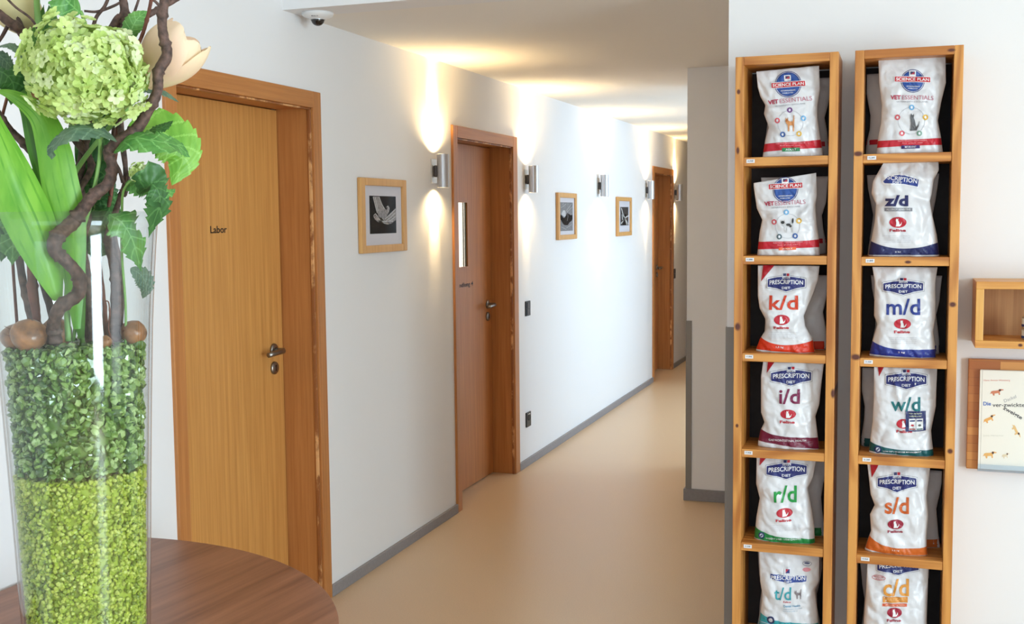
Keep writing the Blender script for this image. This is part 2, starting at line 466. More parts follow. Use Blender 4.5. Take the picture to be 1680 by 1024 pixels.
for i, y in enumerate(LY):
    if i == 0: proto = make_lamp(y); o = proto
    else:
        o = proto.copy(); COL.objects.link(o); o.location.y = y; o['label'] = lamp_lab[i]
        for ch in list(proto.children):
            c = ch.copy(); COL.objects.link(c); c.parent = o
    for up in (1, -1):
        z = CZ1+.004 if up > 0 else CZ0-.004
        for (ang, bl, en) in ((41, .75, 62 if up > 0 else 18), (150, 1, 16 if up > 0 else 7)):
            l = bpy.data.lights.new('lamp_beam', 'SPOT'); l.energy = en*(1 if i < 4 else .8); l.color = WARM
            l.spot_size = math.radians(ang); l.spot_blend = bl; l.shadow_soft_size = .012
            ob = bpy.data.objects.new('lamp_beam', l); COL.objects.link(ob)
            ob.location = (lx, y, z)
            ob.rotation_euler = Vector((-.40 if ang < 50 else -.1, 0, up)).to_track_quat('-Z', 'Y').to_euler()

# ------------------------------------------------------------------ pictures
PAPER = mat('white_mat_board', (218, 216, 224), .8)
PBLK = mat('photo_black', (20, 17, 19), .8, spec=.1)
PGREY = mat('photo_mid_grey', (128, 128, 132), .4, var=.35, scale=60)
PLT = mat('photo_light_grey', (205, 205, 208), .4)
PMID = mat('photo_dark_grey', (66, 64, 66), .4, var=.3, scale=120)
PHOTOH = mat('photo_hand_grey', (140, 134, 134), .4, var=.55, scale=110)
PICG = thin_glass('picture_glass', (.98, .98, .98), edge=.2, base=-.011)
def picture(corn, photo, label, sx, art):
    # corn: pixel corners of the front face (x left, ytop, ybottom, x right, ytop, ybottom)
    fx = LX+.022
    xl, ylt, ylb, xr, yrt, yrb = corn
    A, B_, Cc, D = atX(xl, ylt, fx), atX(xl, ylb, fx), atX(xr, yrt, fx), atX(xr, yrb, fx)
    y0, y1 = A[1], Cc[1]; z1 = (A[2]+Cc[2])/2; z0 = (B_[2]+D[2])/2
    fw, fh = (y1-y0)*.085, .033
    e = thing('framed_picture', label, 'picture', (LX, (y0+y1)/2, z0), 'framed photographs on the hall wall')
    f = MB()
    f.box(LX+.001, fx, y0, y0+fw, z0, z1).box(LX+.001, fx, y1-fw, y1, z0, z1).box(LX+.001, fx, y0+fw, y1-fw, z0, z0+fh).box(LX+.001, fx, y0+fw, y1-fw, z1-fh, z1)
    f.build('frame', PICW, e, bevel=.004)
    mb_ = MB().box(LX+.004, LX+.010, y0+fw-.002, y1-fw+.002, z0+fh-.002, z1-fh+.002)
    mt = mb_.build('mat_board', PAPER, e)
    px0, px1, py0, py1 = photo     # fractions of frame width / height (py from bottom)
    a, c = y0+(y1-y0)*px0, y0+(y1-y0)*px1
    q, r = z0+(z1-z0)*py0, z0+(z1-z0)*py1
    ph = MB().box(LX+.010, LX+.0108, a, c, q, r).build('photograph', PBLK if art == 'hands' else (PGREY if art == 'leaf' else PMID), e)
    def F(u, v, k): return (LX+.0110+k*.0003, a+(c-a)*u, q+(r-q)*v)
    def poly(name, pts, m, k=1):
        mm = MB().add([F(u, v, k) for u, v in pts], [tuple(range(len(pts)))])
        mm.build(name, m, ph, recalc=False)
    def strokes(name, paths, m, wd=.012, k=2):
        mm = MB()
        for pth in paths:
            for i in range(len(pth)-1):
                (u0, v0), (u1, v1) = pth[i], pth[i+1]
                dx, dy = u1-u0, v1-v0; L = math.hypot(dx, dy) or 1; nx, ny = -dy/L*wd, dx/L*wd
                mm.add([F(u0-nx, v0-ny, k), F(u1-nx*.8, v1-ny*.8, k), F(u1+nx*.8, v1+ny*.8, k), F(u0+nx, v0+ny, k)], [(0, 1, 2, 3)])
        mm.build(name, m, ph, recalc=False)
    R = random.Random(3)
    if art == 'hands':
        poly('hand_image', [(.13, .98), (.36, .98), (.5, .72), (.62, .62), (.68, .72), (.74, .7), (.72, .58), (.62, .45), (.99, .68), (.99, .36), (.8, .26), (.62, .24), (.42, .3), (.32, .42), (.22, .5), (.14, .44), (.18, .38), (.3, .3), (.36, .36), (.3, .52), (.24, .6)], PHOTOH, 1)
        ps = [[(.13, .97), (.2, .75), (.27, .55)], [(.35, .98), (.45, .78), (.55, .66)], [(.2, .97), (.26, .75), (.31, .6)],
              [(.16, .42), (.14, .48), (.2, .53), (.27, .47), (.36, .37), (.5, .3)], [(.63, .7), (.68, .74), (.73, .68), (.7, .58)],
              [(.55, .38), (.75, .5), (.98, .66)], [(.6, .34), (.8, .44), (.98, .56)], [(.62, .30), (.8, .36), (.98, .46)],
              [(.45, .42), (.55, .33), (.75, .31)], [(.38, .35), (.6, .30), (.88, .33)], [(.5, .28), (.7, .25)]]
        strokes('hand_highlight', ps, PLT, .010)
    elif art == 'leaf':
        poly('dark_animal_image', [(.03, .5), (.1, .58), (.3, .45), (.4, .5), (.5, .55), (.56, .62), (.7, .6), (.8, .55), (.95, .56), (.97, .42), (.9, .35), (.75, .3), (.6, .2), (.45, .2), (.3, .22), (.2, .3), (.08, .4)], PBLK)
        poly('light_animal_image', [(.16, .62), (.25, .72), (.4, .72), (.46, .62), (.42, .5), (.36, .45), (.3, .52), (.14, .56)], PLT)
        strokes('straw', [[(.1, .8), (.5, .95)], [(.5, .7), (.9, .96)], [(.55, .66), (.97, .85)], [(.1, .15), (.5, .05)], [(.5, .1), (.9, .22)], [(.2, .9), (.3, .97)], [(.56, .35), (.62, .5), (.6, .6)]], PLT, .008)
    else:
        strokes('white_strap', [[(.1, .95), (.35, .55), (.55, .4), (.95, .05)], [(.3, .2), (.5, .38), (.7, .45), (.98, .52)], [(.05, .1), (.35, .25), (.5, .38)], [(.55, .4), (.8, .02)], [(.2, .6), (.25, .3)]], mat('photo_white', (235, 235, 235), .4), .035)
        poly('dark_patch', [(.5, .6), (.7, .62), (.75, .48), (.55, .42)], PBLK)
        poly('dark_patch', [(.2, .02), (.7, .02), (.55, .25), (.4, .22)], PBLK)
    # glass
    MB().box(LX+.0145, LX+.0155, y0+fw-.001, y1-fw+.001, z0+fh-.001, z1-fh+.001).build('glass', PICG, e)
picture((592.5, 291.5, 417, 667, 295, 411), (.21, .79, .255, .765), 'pale wooden frame with a black photograph of two hands, beside the Labor door', 1, 'hands')
picture((916.5, 316, 394, 947, 317.5, 392), (.12, .83, .185, .80), 'middle framed photograph of a dark and a light animal on straw', 1, 'leaf')
picture((1014, 323, 388, 1037, 324, 386), (.25, .82, .27, .745), 'smallest and farthest framed photograph, white crossing straps on black', 1, 'strap')

# ------------------------------------------------------------------ switches, sockets, camera
def switch(px, py, wd, ht, label, cat, name, sock=False):
    c = atX(px, py, LX+.005); y, z = c[1], c[2]
    e = thing(name, label, cat, (LX, y, z-ht/2))
    MB().box(LX, LX+.009, y-wd/2, y+wd/2, z-ht/2, z+ht/2).build('cover_plate', BLACK, e, bevel=.002)
    if sock:
        MB().lathe([(0, 0), (.021, 0), (.021, .003), (.017, .003), (.017, .001), (0, .001)], (LX+.009, y, z+.012), 20, axis='X').build('socket_insert', BLACK, e)
        MB().box(LX+.009, LX+.011, y-.012, y+.02, z+.03, z+.036).build('label_strip', WHITE, e)
    else:
        MB().box(LX+.009, LX+.013, y-wd*.36, y+wd*.36, z+.002, z+ht*.42).build('rocker', DARK, e, bevel=.001)
        MB().box(LX+.009, LX+.0125, y-wd*.36, y+wd*.36, z-ht*.42, z-.002).build('rocker', DARK, e, bevel=.001)
switch(866, 506, .085, .092, 'black light switch on the wall right of the slotted door', 'light switch', 'light_switch')
switch(867, 688, .085, .092, 'black power socket low on the wall below the light switch', 'socket', 'wall_socket', True)
switch(1106.5, 449, .085, .10, 'small black light switch beyond the farthest door', 'light switch', 'light_switch')

cx, cy = -2.112, 3.875
cx = -2.118; cy = 3.89
e = thing('security_camera', 'white dome security camera with a dark lens on the hall ceiling', 'security camera', (cx, cy, HC))
MB().lathe([(0, 0), (.060, 0), (.060, -.006), (.055, -.014), (.036, -.020), (.028, -.026), (0, -.026)], (cx, cy, HC), 40).build('housing', WHITE, e, smooth=True)
MB().lathe([(.029, -.022), (.0285, -.027), (.026, -.027), (.026, -.022)], (cx, cy, HC), 32).build('trim_ring', mat('silver_ring', (190, 190, 190), .3, .5), e)
MB().lathe([(.0255*math.cos(a), -.025-.024*math.sin(a)) for a in [i*PI/2/8 for i in range(9)]], (cx, cy, HC), 28).build('dome', mat('black_dome', (8, 8, 10), .06, spec=.8), e, smooth=True)
lv, lf_, _ = text_mesh('MOBOTIX', .01)
nx, ny = .30, -.95
rt = Vector((.95, .30, 0))
MB().add([(cx+.040*.30*-1*-1+u*.026*rt.x, cy-.044+u*.026*rt.y, HC-.0185+v*.006) for u, v in lv], lf_).build('lettering', mat('grey_print', (90, 90, 95), .5), e, recalc=False)

# ================================================================== SHELVING
FY = 3.58        # front of the shelving
UNITS = [
  dict(x0=-.504, x1=-.197, top=2.036, px=1221, rows=((258.5, 272), (420, 433), (579.3, 591), (737, 748.6), (890.7, 904))),
  dict(x0=-.150, x1=.152, top=2.036, px=1416, rows=((253, 266), (421.8, 434.8), (587.6, 600), (748.2, 762.5), (911.5, 922)))]
KN = [[(-.2, FY, 1.0, 1, .009, .018), (-.492, FY, 1.20, 1, .011, .016), (-.492, FY, .885, 1, .006, .008), (-.494, FY, 1.93, 1, .007, .010), (-.495, FY, 1.75, 1, .006, .014)],
      [(-.137, FY, 1.73, 1, .018, .010), (-.135, FY, 1.115, 1, .018, .012), (.137, FY, 1.28, 1, .012, .010), (.139, FY, .84, 1, .010, .010), (.118, FY, 2.022, 1, .014, .006), (.01, FY, 1.405, 1, .012, .006)]]
SHB = mat('painted_shade_back_board', (48, 43, 44), .8, var=.2, scale=30)  # dark colour paints in the shade inside the shelf cells
TAGM = mat('white_price_tag', (232, 232, 236), .5)
TAGI = mat('price_ink', (40, 44, 70), .5)
def shelfm(i, ax): return wood('pine_%s_%d' % (ax, i), (214, 150, 76), (172, 104, 42), ax, 42, .03, .42, .15, 7, KN[i], (.28, .66))
BZ = []
for i, U in enumerate(UNITS):
    lab = ['tall narrow pine shelf unit of white food bags, nearer the hall', 'tall narrow pine shelf unit of white food bags, beside the small wall box'][i]
    x0, x1, top = U['x0'], U['x1'], U['top']
    bot = .145
    e = thing('shelving_unit', lab, 'shelf', ((x0+x1)/2, SW, bot), 'pine shelving units')
    st = .026
    mz, mx = shelfm(i, 'Z'), shelfm(i, 'X')
    MB().box(x0, x0+st, FY, SW-.002, bot, top).build('side_panel', mz, e, bevel=.0015)
    MB().box(x1-st, x1, FY, SW-.002, bot, top).build('side_panel', mz, e, bevel=.0015)
    MB().box(x0+st, x1-st, FY, SW-.002, top-.026, top).build('top_board', mx, e, bevel=.0015)
    zs = [(atY(U['px'], a, FY)[2], atY(U['px'], c, FY)[2]) for a, c in U['rows']] + [(bot+.03, bot+.004)]
    zs = [(a, a-.0265) for a, c in zs]
    BZ.append([a for a, c in zs]); print('boards', zs)
    for k, (a, c) in enumerate(zs):
        bd = MB().box(x0+st, x1-st, FY+.003, SW-.002, c, a).build('shelf_board', mx, e, bevel=.0015)
        if k < 5:
            tx = x0+st+.022+(.004 if i else 0); tz = a-.0115
            g = MB().box(tx-.0125, tx+.0125, FY+.0015, FY+.003, tz-.0055, tz+.0055).build('price_tag', TAGM, bd)
            s = (('14,90€', '15,80€', '17,90€', '17,90€', '21,50€'), ('15,20€', '21,80€', '21,50€', '21,50€', '19,90€'))[i][k]
            vs, fs, _ = text_mesh(s, .01)
            MB().add([(tx+u*.018, FY+.0010, tz+v*.006) for u, v in vs], fs).build('price', TAGI, bd, recalc=False)
    MB().box(x0+st, x1-st, SW-.007, SW-.003, bot+.01, top-.03).build('back_panel', SHB, e)  # panel added so the cells look as dark as in shade

# ------------------------------------------------------------------ food bags
BAGW = mat('white_foil_bag', (222, 222, 226), .30, spec=.6, bump=.5, scale=34, dist=.004)
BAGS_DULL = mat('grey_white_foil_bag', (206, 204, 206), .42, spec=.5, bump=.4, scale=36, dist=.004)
def inkm(c): return mat('print_%02x%02x%02x' % c, c, .4)
class Bag:
    def __init__(s, left, right, T, zb, zt, yf, seed, lean=0., T0=.078, folds=(), top_slant=0., lim=(-9, 9)):
        # left/right: lists of (px, py) sorted from top to bottom, in photo pixels
        def tr(L): 
            o = [atY(x, y, yf+.012) for x, y in L]; return sorted([(p[2], p[0]) for p in o])
        s.L, s.R = tr(left), tr(right)
        s.lim = lim
        s.zb, s.zt, s.yf, s.T0, s.seed, s.folds, s.slant = zb, zt, yf, T0, seed, folds, top_slant
        s.slL = s.L[0][0]; s.stL = s.L[-1][0]
        s.xm = (s.L[0][1]+s.R[0][1])/2
    def _edge(s, E, z):
        zz = [a for a, b in E]; xx = [b for a, b in E]
        return min(max(float(np.interp(z, zz, xx)), s.lim[0]+.003), s.lim[1]-.003)
    def T(s, v):
        v = min(max(v, 0), 1)
        return s.T0*(1-.04*v)*(1-.86*max(0, (v-.35)/.65)**1.6) if v > .04 else s.T0*(.9+.1*v/.04)
    def crease(s, X, Z, k=1.):
        n = 0
        o = s.seed*7.3
        n += .0085*noise.noise(Vector((X*14+o, Z*9, o)))
        n += .0040*(1-abs(noise.noise(Vector((X*26+Z*14+o, Z*20-X*8, o+3))))*3)
        n += .0015*(1-abs(noise.noise(Vector((X*60+o, Z*48+X*30, o+5))))*3)
        for (fx, fz, dx, dz, amp, wd, ln) in s.folds:
            L = math.hypot(dx, dz); ux, uz = dx/L, dz/L
            a = (X-fx)*ux+(Z-fz)*uz; q = -(X-fx)*uz+(Z-fz)*ux
            if -.01 < a < ln*1.4:
                g = math.exp(-(q/wd)**2)*max(0, 1-abs(a-ln*.3)/(ln))*amp*1.5
                n += g
        return n*k
    def pos(s, X, Z, off=0., back=False):
        xl, xr = s._edge(s.L, Z), s._edge(s.R, Z)
        q = min(1, max(-1, (X-xl)/(xr-xl)*2-1))
        v = (Z-s.zb)/(s.zt-s.zb)
        h = s.T(v)/2*(1-abs(q)**2.6)**.6 if abs(q) < 1 else 0
        yc = s.yf+s.T0/2+.004
        if back: return (X, yc+h*.9+off, Z)
        w_ = (1-abs(q)**6)
        return (X, yc-h+s.crease(X, Z)*w_-off, Z)
    def body(s, m, parent, NX=52, NZ=66):
        b = MB(); rf = []; rb = []
        for j in range(NZ+1):
            v = j/NZ; row = []; rw = []
            for i in range(NX+1):
                q = math.sin((i/NX*2-1)*PI/2)
                zl = s.zb+(s.zt+s.slant*q-s.zb)*v
                xl, xr = s._edge(s.L, zl), s._edge(s.R, zl)
                X = (xl+xr)/2+q*(xr-xl)/2
                row.append(s.pos(X, zl)); rw.append(s.pos(X, zl, 0, True))
            rf.append(row); rb.append(rw)
        # closed rings: front then back reversed
        rings = [f + bk[::-1][1:-1] for f, bk in zip(rf, rb)]
        n = len(rings[0])
        b.grid(rings, closed=True)
        b.f.append(tuple(range(n))); b.mi.append(0)
        b.f.append(tuple(NZ*n+k for k in range(n))[::-1]); b.mi.append(0)
        return b.build('bag_body', m, parent, smooth=True)

def decal(bag, name, parts, parent):
    """parts: list of (verts XZ, faces, colour, layer)"""
    b = MB(); mats = []; 
    for vs, fs, c, k in parts:
        m = inkm(c)
        if m not in mats: mats.append(m)
        b.add([bag.pos(x, z, .0014+.0007*k) for x, z in vs], fs, mats.index(m))
    return b.build(name, mats, parent, recalc=False, smooth=False)
def refine(vs, fs, mx=.0045):
    bm = bmesh.new(); V_ = [bm.verts.new((x, 0, z)) for x, z in vs]
    for f in fs:
        try: bm.faces.new([V_[i] for i in f])
        except ValueError: pass
    bmesh.ops.triangulate(bm, faces=[f for f in bm.faces if len(f.verts) > 3])
    for it in range(5):
        ed = [e for e in bm.edges if e.calc_length() > mx]
        if not ed: break
        bmesh.ops.subdivide_edges(bm, edges=ed, cuts=1, use_grid_fill=False)
        bmesh.ops.triangulate(bm, faces=[f for f in bm.faces if len(f.verts) > 3])
    bm.verts.index_update()
    o = ([(v.co.x, v.co.z) for v in bm.verts], [tuple(v.index for v in f.verts) for f in bm.faces]); bm.free()
    return o
class Pen:
    """works in the pixel frame of one zoomed crop"""
    def __init__(s, bag, ox, oy, sc_): s.b, s.ox, s.oy, s.sc = bag, ox, oy, sc_
    def pt(s, x, y):
        p = atY(s.ox+x/s.sc, s.oy+y/s.sc, s.b.yf+.006); return (p[0], p[2])
    def mp(s, pts): return [s.pt(x, y) for x, y in pts]
    def poly(s, pts, c, k=0, mx=.0045):
        vs, fs = refine(s.mp(pts), [tuple(range(len(pts)))], mx); return (vs, fs, c, k)
    def ell(s, cx, cy, rx, ry, c, k=0, rot=0, n=28):
        a = math.radians(rot)
        pts = [(cx, cy)] + [(cx+rx*math.cos(t)*math.cos(a)-ry*math.sin(t)*math.sin(a), cy+rx*math.cos(t)*math.sin(a)+ry*math.sin(t)*math.cos(a)) for t in [2*PI*i/n for i in range(n)]]
        vs, fs = refine(s.mp(pts), [(0, 1+i, 1+(i+1) % n) for i in range(n)]); return (vs, fs, c, k)
    def ring(s, cx, cy, rx, ry, w_, c, k=0, n=40):
        pts = []
        for t in [2*PI*i/n for i in range(n)]:
            pts += [(cx+rx*math.cos(t), cy+ry*math.sin(t)), (cx+(rx-w_)*math.cos(t), cy+(ry-w_)*math.sin(t))]
        fs = [(2*i, 2*i+1, (2*i+3) % (2*n), (2*i+2) % (2*n)) for i in range(n)]
        return (s.mp(pts), fs, c, k)
    def rect(s, cx, cy, w_, h_, c, k=0, tilt=0):
        a = math.radians(tilt)
        pts = [(cx+u*w_/2*math.cos(a)+v*h_/2*math.sin(a), cy-u*w_/2*math.sin(a)+v*h_/2*math.cos(a)) for u, v in ((-1, -1), (-.33, -1), (.33, -1), (1, -1), (1, 1), (.33, 1), (-.33, 1), (-1, 1))]
        return s.poly(pts, c, k)
    def text(s, t, cx, cy, w_, h_, c, k=1, tilt=0, bold=.02, shear=0., arc=0.):
        vs, fs, _ = text_mesh(t, bold, shear); a = math.radians(tilt)
        pts = []
        for u, v in vs:
            x, y = u*w_, -v*h_ + arc*(1-4*u*u)*-1
            pts.append((cx+x*math.cos(a)+y*math.sin(a), cy-x*math.sin(a)+y*math.cos(a)))
        q = s.mp(pts)
        if w_/s.sc > 14: q, fs = refine(q, fs, .008)
        return (q, fs, c, k)
    def band(s, tl, tm, tr, bl, br, c, k=0, n=50):
        """bottom band between the silhouette edges: top edge curve through tl, tm, tr (y), bottom y from bl to br"""
        b = s.b; rows = []
        for j in range(7):
            row = []
            for i in range(n+1):
                q = i/n*2-1
                top = tm + (tl-tm)*max(0, -q)**2 + (tr-tm)*max(0, q)**2
                bot = bl+(br-bl)*(q+1)/2
                y = bot+(top-bot)*j/6
                z = s.pt(0, y)[1]; z = s.pt(280, y)[1]
                z = max(z, b.zb+.0015)
                xl, xr = b._edge(b.L, z), b._edge(b.R, z)
                row.append(((xl+xr)/2+q*.997*(xr-xl)/2, z))
            rows.append(row)
        vs = [p for r in rows for p in r]; m = n+1
        return (vs, [(i*m+k2, i*m+k2+1, (i+1)*m+k2+1, (i+1)*m+k2) for i in range(6) for k2 in range(n)], c, k)
CATSIT = [(-.15, 1), (-.05, .8), (.1, .8), (.2, 1), (.24, .7), (.18, .5), (.35, .2), (.45, -.2), (.5, -.6), (.8, -.3), (.95, .1), (1., .05), (.9, -.5), (.6, -.95), (-.3, -1), (-.35, -.85), (-.15, -.8), (-.2, -.1), (-.3, .4), (-.28, .7)]
CATSTAND = [(-.9, 1), (-.75, .75), (-.55, .8), (-.45, 1), (-.4, .55), (-.1, .4), (.45, .4), (.6, .7), (.65, 1.2), (.8, 1.25), (.8, .6), (.75, .1), (.75, -1), (.55, -1), (.5, -.2), (.2, -.15), (-.1, -.2), (-.15, -1), (-.4, -1), (-.45, -.1), (-.75, .1), (-.95, .45)]
NAVY, REDD, WH = (34, 42, 110), (190, 24, 44), (240, 240, 242)
def badge(pn, cx, cy, w_, h_, tilt=0, txt='PRESCRIPTION', outline=True, wave=0):
    hw, hh = w_/2, h_/2
    def shape(g):
        return [(cx-hw-g, cy-hh*.55-g), (cx-hw*.5, cy-hh*.80-g), (cx, cy-hh*.92-g), (cx+hw*.5, cy-hh*.80-g), (cx+hw+g, cy-hh*.55-g),
                (cx+hw+g, cy+hh*.42+g), (cx+hw*.5, cy+hh*.62+g), (cx, cy+hh*1.0+g), (cx-hw*.5, cy+hh*.62+g), (cx-hw-g, cy+hh*.42+g)]
    o = []
    if outline: o += [pn.poly(shape(6), (150, 150, 160), 0), pn.poly(shape(3.5), WH, 1)]
    o += [pn.poly(shape(0), NAVY, 2)]
    o += [pn.text(txt, cx, cy-hh*.10, w_*.90, h_*.27, WH, 3, tilt, .012, arc=h_*.06), pn.text('DIET', cx, cy+hh*.55, w_*.22, h_*.15, WH, 3, tilt, .01)]
    bw = w_*.21
    o += [pn.rect(cx, cy-hh*.92, bw, h_*.30, (214, 214, 222), 3), pn.rect(cx-bw*.2, cy-hh*1.12, bw*.38, h_*.16, (36, 40, 90), 4), pn.rect(cx+bw*.22, cy-hh*1.12, bw*.34, h_*.16, (180, 30, 50), 4), pn.text("Hill's", cx, cy-hh*.74, bw*.8, h_*.10, (60, 60, 90), 4)]
    return o
def cat_oval(pn, cx, cy, w_, h_, col=(186, 26, 48)):
    return [pn.ell(cx, cy, w_/2, h_/2, col, 0), pn.poly([(cx+(u-.15)*w_*.27, cy-v*h_*.38) for u, v in CATSIT], WH, 1)]
GROUP = 'white food bags standing in the pine shelves'
BACKS = 'white food bags standing in the second row'
def food_bag(U, row, L, R, frame, label, seed, yf=3.606, fold=(), T0=.074, slant=0, ztop=None):
    ox, oy, s = frame
    zb = BZ[U][row]+.0005
    Lp = [(ox+x/s, oy+y/s) for x, y in L]; Rp = [(ox+x/s, oy+y/s) for x, y in R]
    if ztop is None:
        zt = ([UNITS[U]['top']-.026]+[z-.0265 for z in BZ[U]])[row]-.006
    else: zt = atY(ox+(L[0][0]+R[0][0])/2/s, oy+ztop/s, yf+.03)[2]
    bg = Bag(Lp, Rp, None, zb, zt, yf, seed, T0=T0, folds=[tuple(f) for f in fold], top_slant=slant, lim=(UNITS[U]['x0']+.026, UNITS[U]['x1']-.026))
    xm = (bg._edge(bg.L, zb)+bg._edge(bg.R, zb))/2
    e = thing('food_bag', label, 'bag', (xm, yf+T0/2, zb), GROUP)
    bg.body(BAGW, e)
    return bg, e, Pen(bg, ox, oy, s)
def mkfolds(fr, lst):
    out = []
    for (x, y, x2, y2, amp, wd) in lst:
        ox, oy, s = fr
        a = atY(ox+x/s, oy+y/s, 3.61); c = atY(ox+x2/s, oy+y2/s, 3.61)
        out.append((a[0], a[2], c[0]-a[0], c[2]-a[2], amp, wd, math.hypot(c[0]-a[0], c[2]-a[2])))
    return out

Z5, Z6, Z7 = (1190, 60, 2.695), (1190, 420, 3.013), (1190, 720, 3.368)
Z8, Z9, Z10 = (1390, 60, 2.695), (1390, 420, 3.013), (1390, 720, 3.368)

def science(pn, e, cc, cr, bandc, bw, tilt, box, vet, sub, ringc, ringr, dots, cat, catc, catpose, rb, lab, labc, labt, catmarks=()):
    bg = pn.b
    decal(bg, 'emblem', [pn.ell(cc[0], cc[1], cr, cr, NAVY, 0), pn.ring(cc[0], cc[1], cr-3, cr-3, 2.5, (200, 205, 225), 1), pn.ell(cc[0], cc[1], cr-8, cr-8, (44, 84, 160), 1),
          pn.rect(bandc[0], bandc[1], bw, 27, WH, 2, tilt), pn.rect(bandc[0], bandc[1], bw-5, 22, (200, 30, 48), 3, tilt), pn.text('SCIENCE PLAN', bandc[0], bandc[1], bw-16, 14, WH, 4, tilt, .02),
          pn.rect(box[0], box[1], 30, 26, WH, 3, tilt), pn.rect(box[0], box[1]-3, 20, 13, (60, 50, 90), 4, tilt), pn.poly([(box[0]-8, box[1]+3), (box[0]+8, box[1]-8), (box[0]+8, box[1]+3)], (190, 50, 70), 5),
          pn.text("VETERINARIAN", cc[0], cc[1]+cr*.48, cr*1.1, 6, WH, 3, tilt, .01), pn.text("FORMULATED", cc[0], cc[1]+cr*.66, cr*.8, 5, WH, 3, tilt, .01)], e)
    x0, x1, y0, y1 = vet
    w_ = x1-x0; vx = x0+w_*.13
    t = math.degrees(math.atan2(-(y1-y0), w_))
    decal(bg, 'title_lettering', [pn.text('VET', x0+w_*.125, y0+(y1-y0)*.125, w_*.24, 19, (176, 30, 70), 1, t, .035), pn.text('ESSENTIALS', x0+w_*.635, y0+(y1-y0)*.635, w_*.73, 19, (190, 96, 120), 1, t, -.004),
          pn.text('VETERINARY EXCLUSIVE', sub[0], sub[1], sub[2], 6, (140, 140, 150), 1, t, 0)], e)
    p = [pn.ring(ringc[0], ringc[1], ringr, ringr, 1.6, (176, 176, 184), 0)]
    for (x, y, c) in dots: p += [pn.ell(x, y, 12, 12, c, 1), pn.ell(x, y, 5, 6, (225, 225, 232), 2)]
    decal(bg, 'ring_of_symbols', p, e)
    shp = CATSIT if catpose == 'sit' else CATSTAND
    cp = [pn.poly([(cat[0]+u*cat[2]/2, cat[1]-v*cat[3]/2) for u, v in shp], catc, 2)]
    for (u, v, ru, rv, c) in catmarks: cp.append(pn.ell(cat[0]+u*cat[2]/2, cat[1]-v*cat[3]/2, ru, rv, c, 3, n=10))
    decal(bg, 'cat_picture', cp, e)
    yl0, yl1, yr0, yr1 = rb
    decal(bg, 'red_band', [pn.band(yl0, (yl0+yr0)/2+3, yr0, yl1, yr1, (196, 30, 50), 0), pn.text('Veterinary recommended nutrition', cat[0], (yl0+yr0)/2+8, 130, 6, (240, 200, 205), 1, 2, 0), pn.text('for your cat', cat[0], (yl0+yr0)/2+18, 90, 5, (240, 200, 205), 1, 2, 0)], e)
    decal(bg, 'name_plate', [pn.rect(lab[0], lab[1], lab[2], lab[3], labc, 2, 2), pn.text(labt, lab[0], lab[1], lab[2]*.6, lab[3]*.5, WH, 3, 2, .01)], e)

YEL, LBL, VIO, DBL, RD2, GRN = (226, 180, 70), (110, 170, 215), (110, 60, 130), (60, 100, 170), (214, 90, 100), (110, 150, 130)
# A
fr = Z5
bg, e, pn = food_bag(0, 0, [(132, 150), (138, 220), (150, 262), (172, 300), (166, 338), (188, 400), (172, 450), (160, 528)], [(412, 137), (416, 230), (404, 300), (404, 350), (412, 410), (420, 460), (430, 522)], fr,
   'food bag with an orange cat picture, top of the left shelf unit', 1, yf=3.597, ztop=140, slant=.004, fold=mkfolds(fr, [(170, 320, 290, 330, -.010, .012), (185, 400, 270, 460, .006, .010), (404, 340, 330, 420, .006, .010), (140, 200, 200, 290, .005, .008)]))
science(pn, e, (275, 208), 60, (276, 209), 155, 4, (272, 180), (185, 382, 290, 270), (285, 301, 135), (287, 383), 57, [(285, 325, VIO), (345, 361, LBL), (326, 430, YEL), (254, 433, DBL), (229, 371, RD2)],
        (287, 388, 46, 64), (206, 140, 84), 'stand', (470, 506, 458, 494), (291, 500, 78, 16), (30, 120, 70), 'ADULT', [(-.7, .5, 5, 5, (170, 100, 50))])
# B
bg, e, pn = food_bag(0, 1, [(120, 662), (134, 760), (158, 810), (146, 870), (136, 965)], [(398, 590), (402, 700), (395, 745), (401, 830), (412, 900), (415, 965)], fr,
   'food bag with a black and white cat, slanting top, second shelf of the left unit', 2, yf=3.597, ztop=625, slant=.014, fold=mkfolds(fr, [(395, 740, 330, 800, -.008, .010), (150, 800, 240, 770, .006, .010), (390, 620, 350, 740, .006, .006)]))
science(pn, e, (263, 677), 57, (263, 660), 155, 3, (262, 638), (168, 352, 740, 730), (265, 754, 128), (275, 838), 55, [(269, 777, LBL), (325, 815, YEL), (309, 882, DBL), (239, 885, (90, 110, 120)), (215, 820, RD2)],
        (276, 838, 62, 58), (196, 196, 198), 'stand', (908, 942, 898, 932), (275, 938, 76, 12), (222, 96, 40), 'ADULT', [(-.7, .55, 8, 7, (30, 34, 34)), (.1, .2, 10, 6, (40, 42, 42)), (.72, .8, 4, 12, (34, 34, 36)), (.4, .0, 6, 6, (60, 60, 60))])
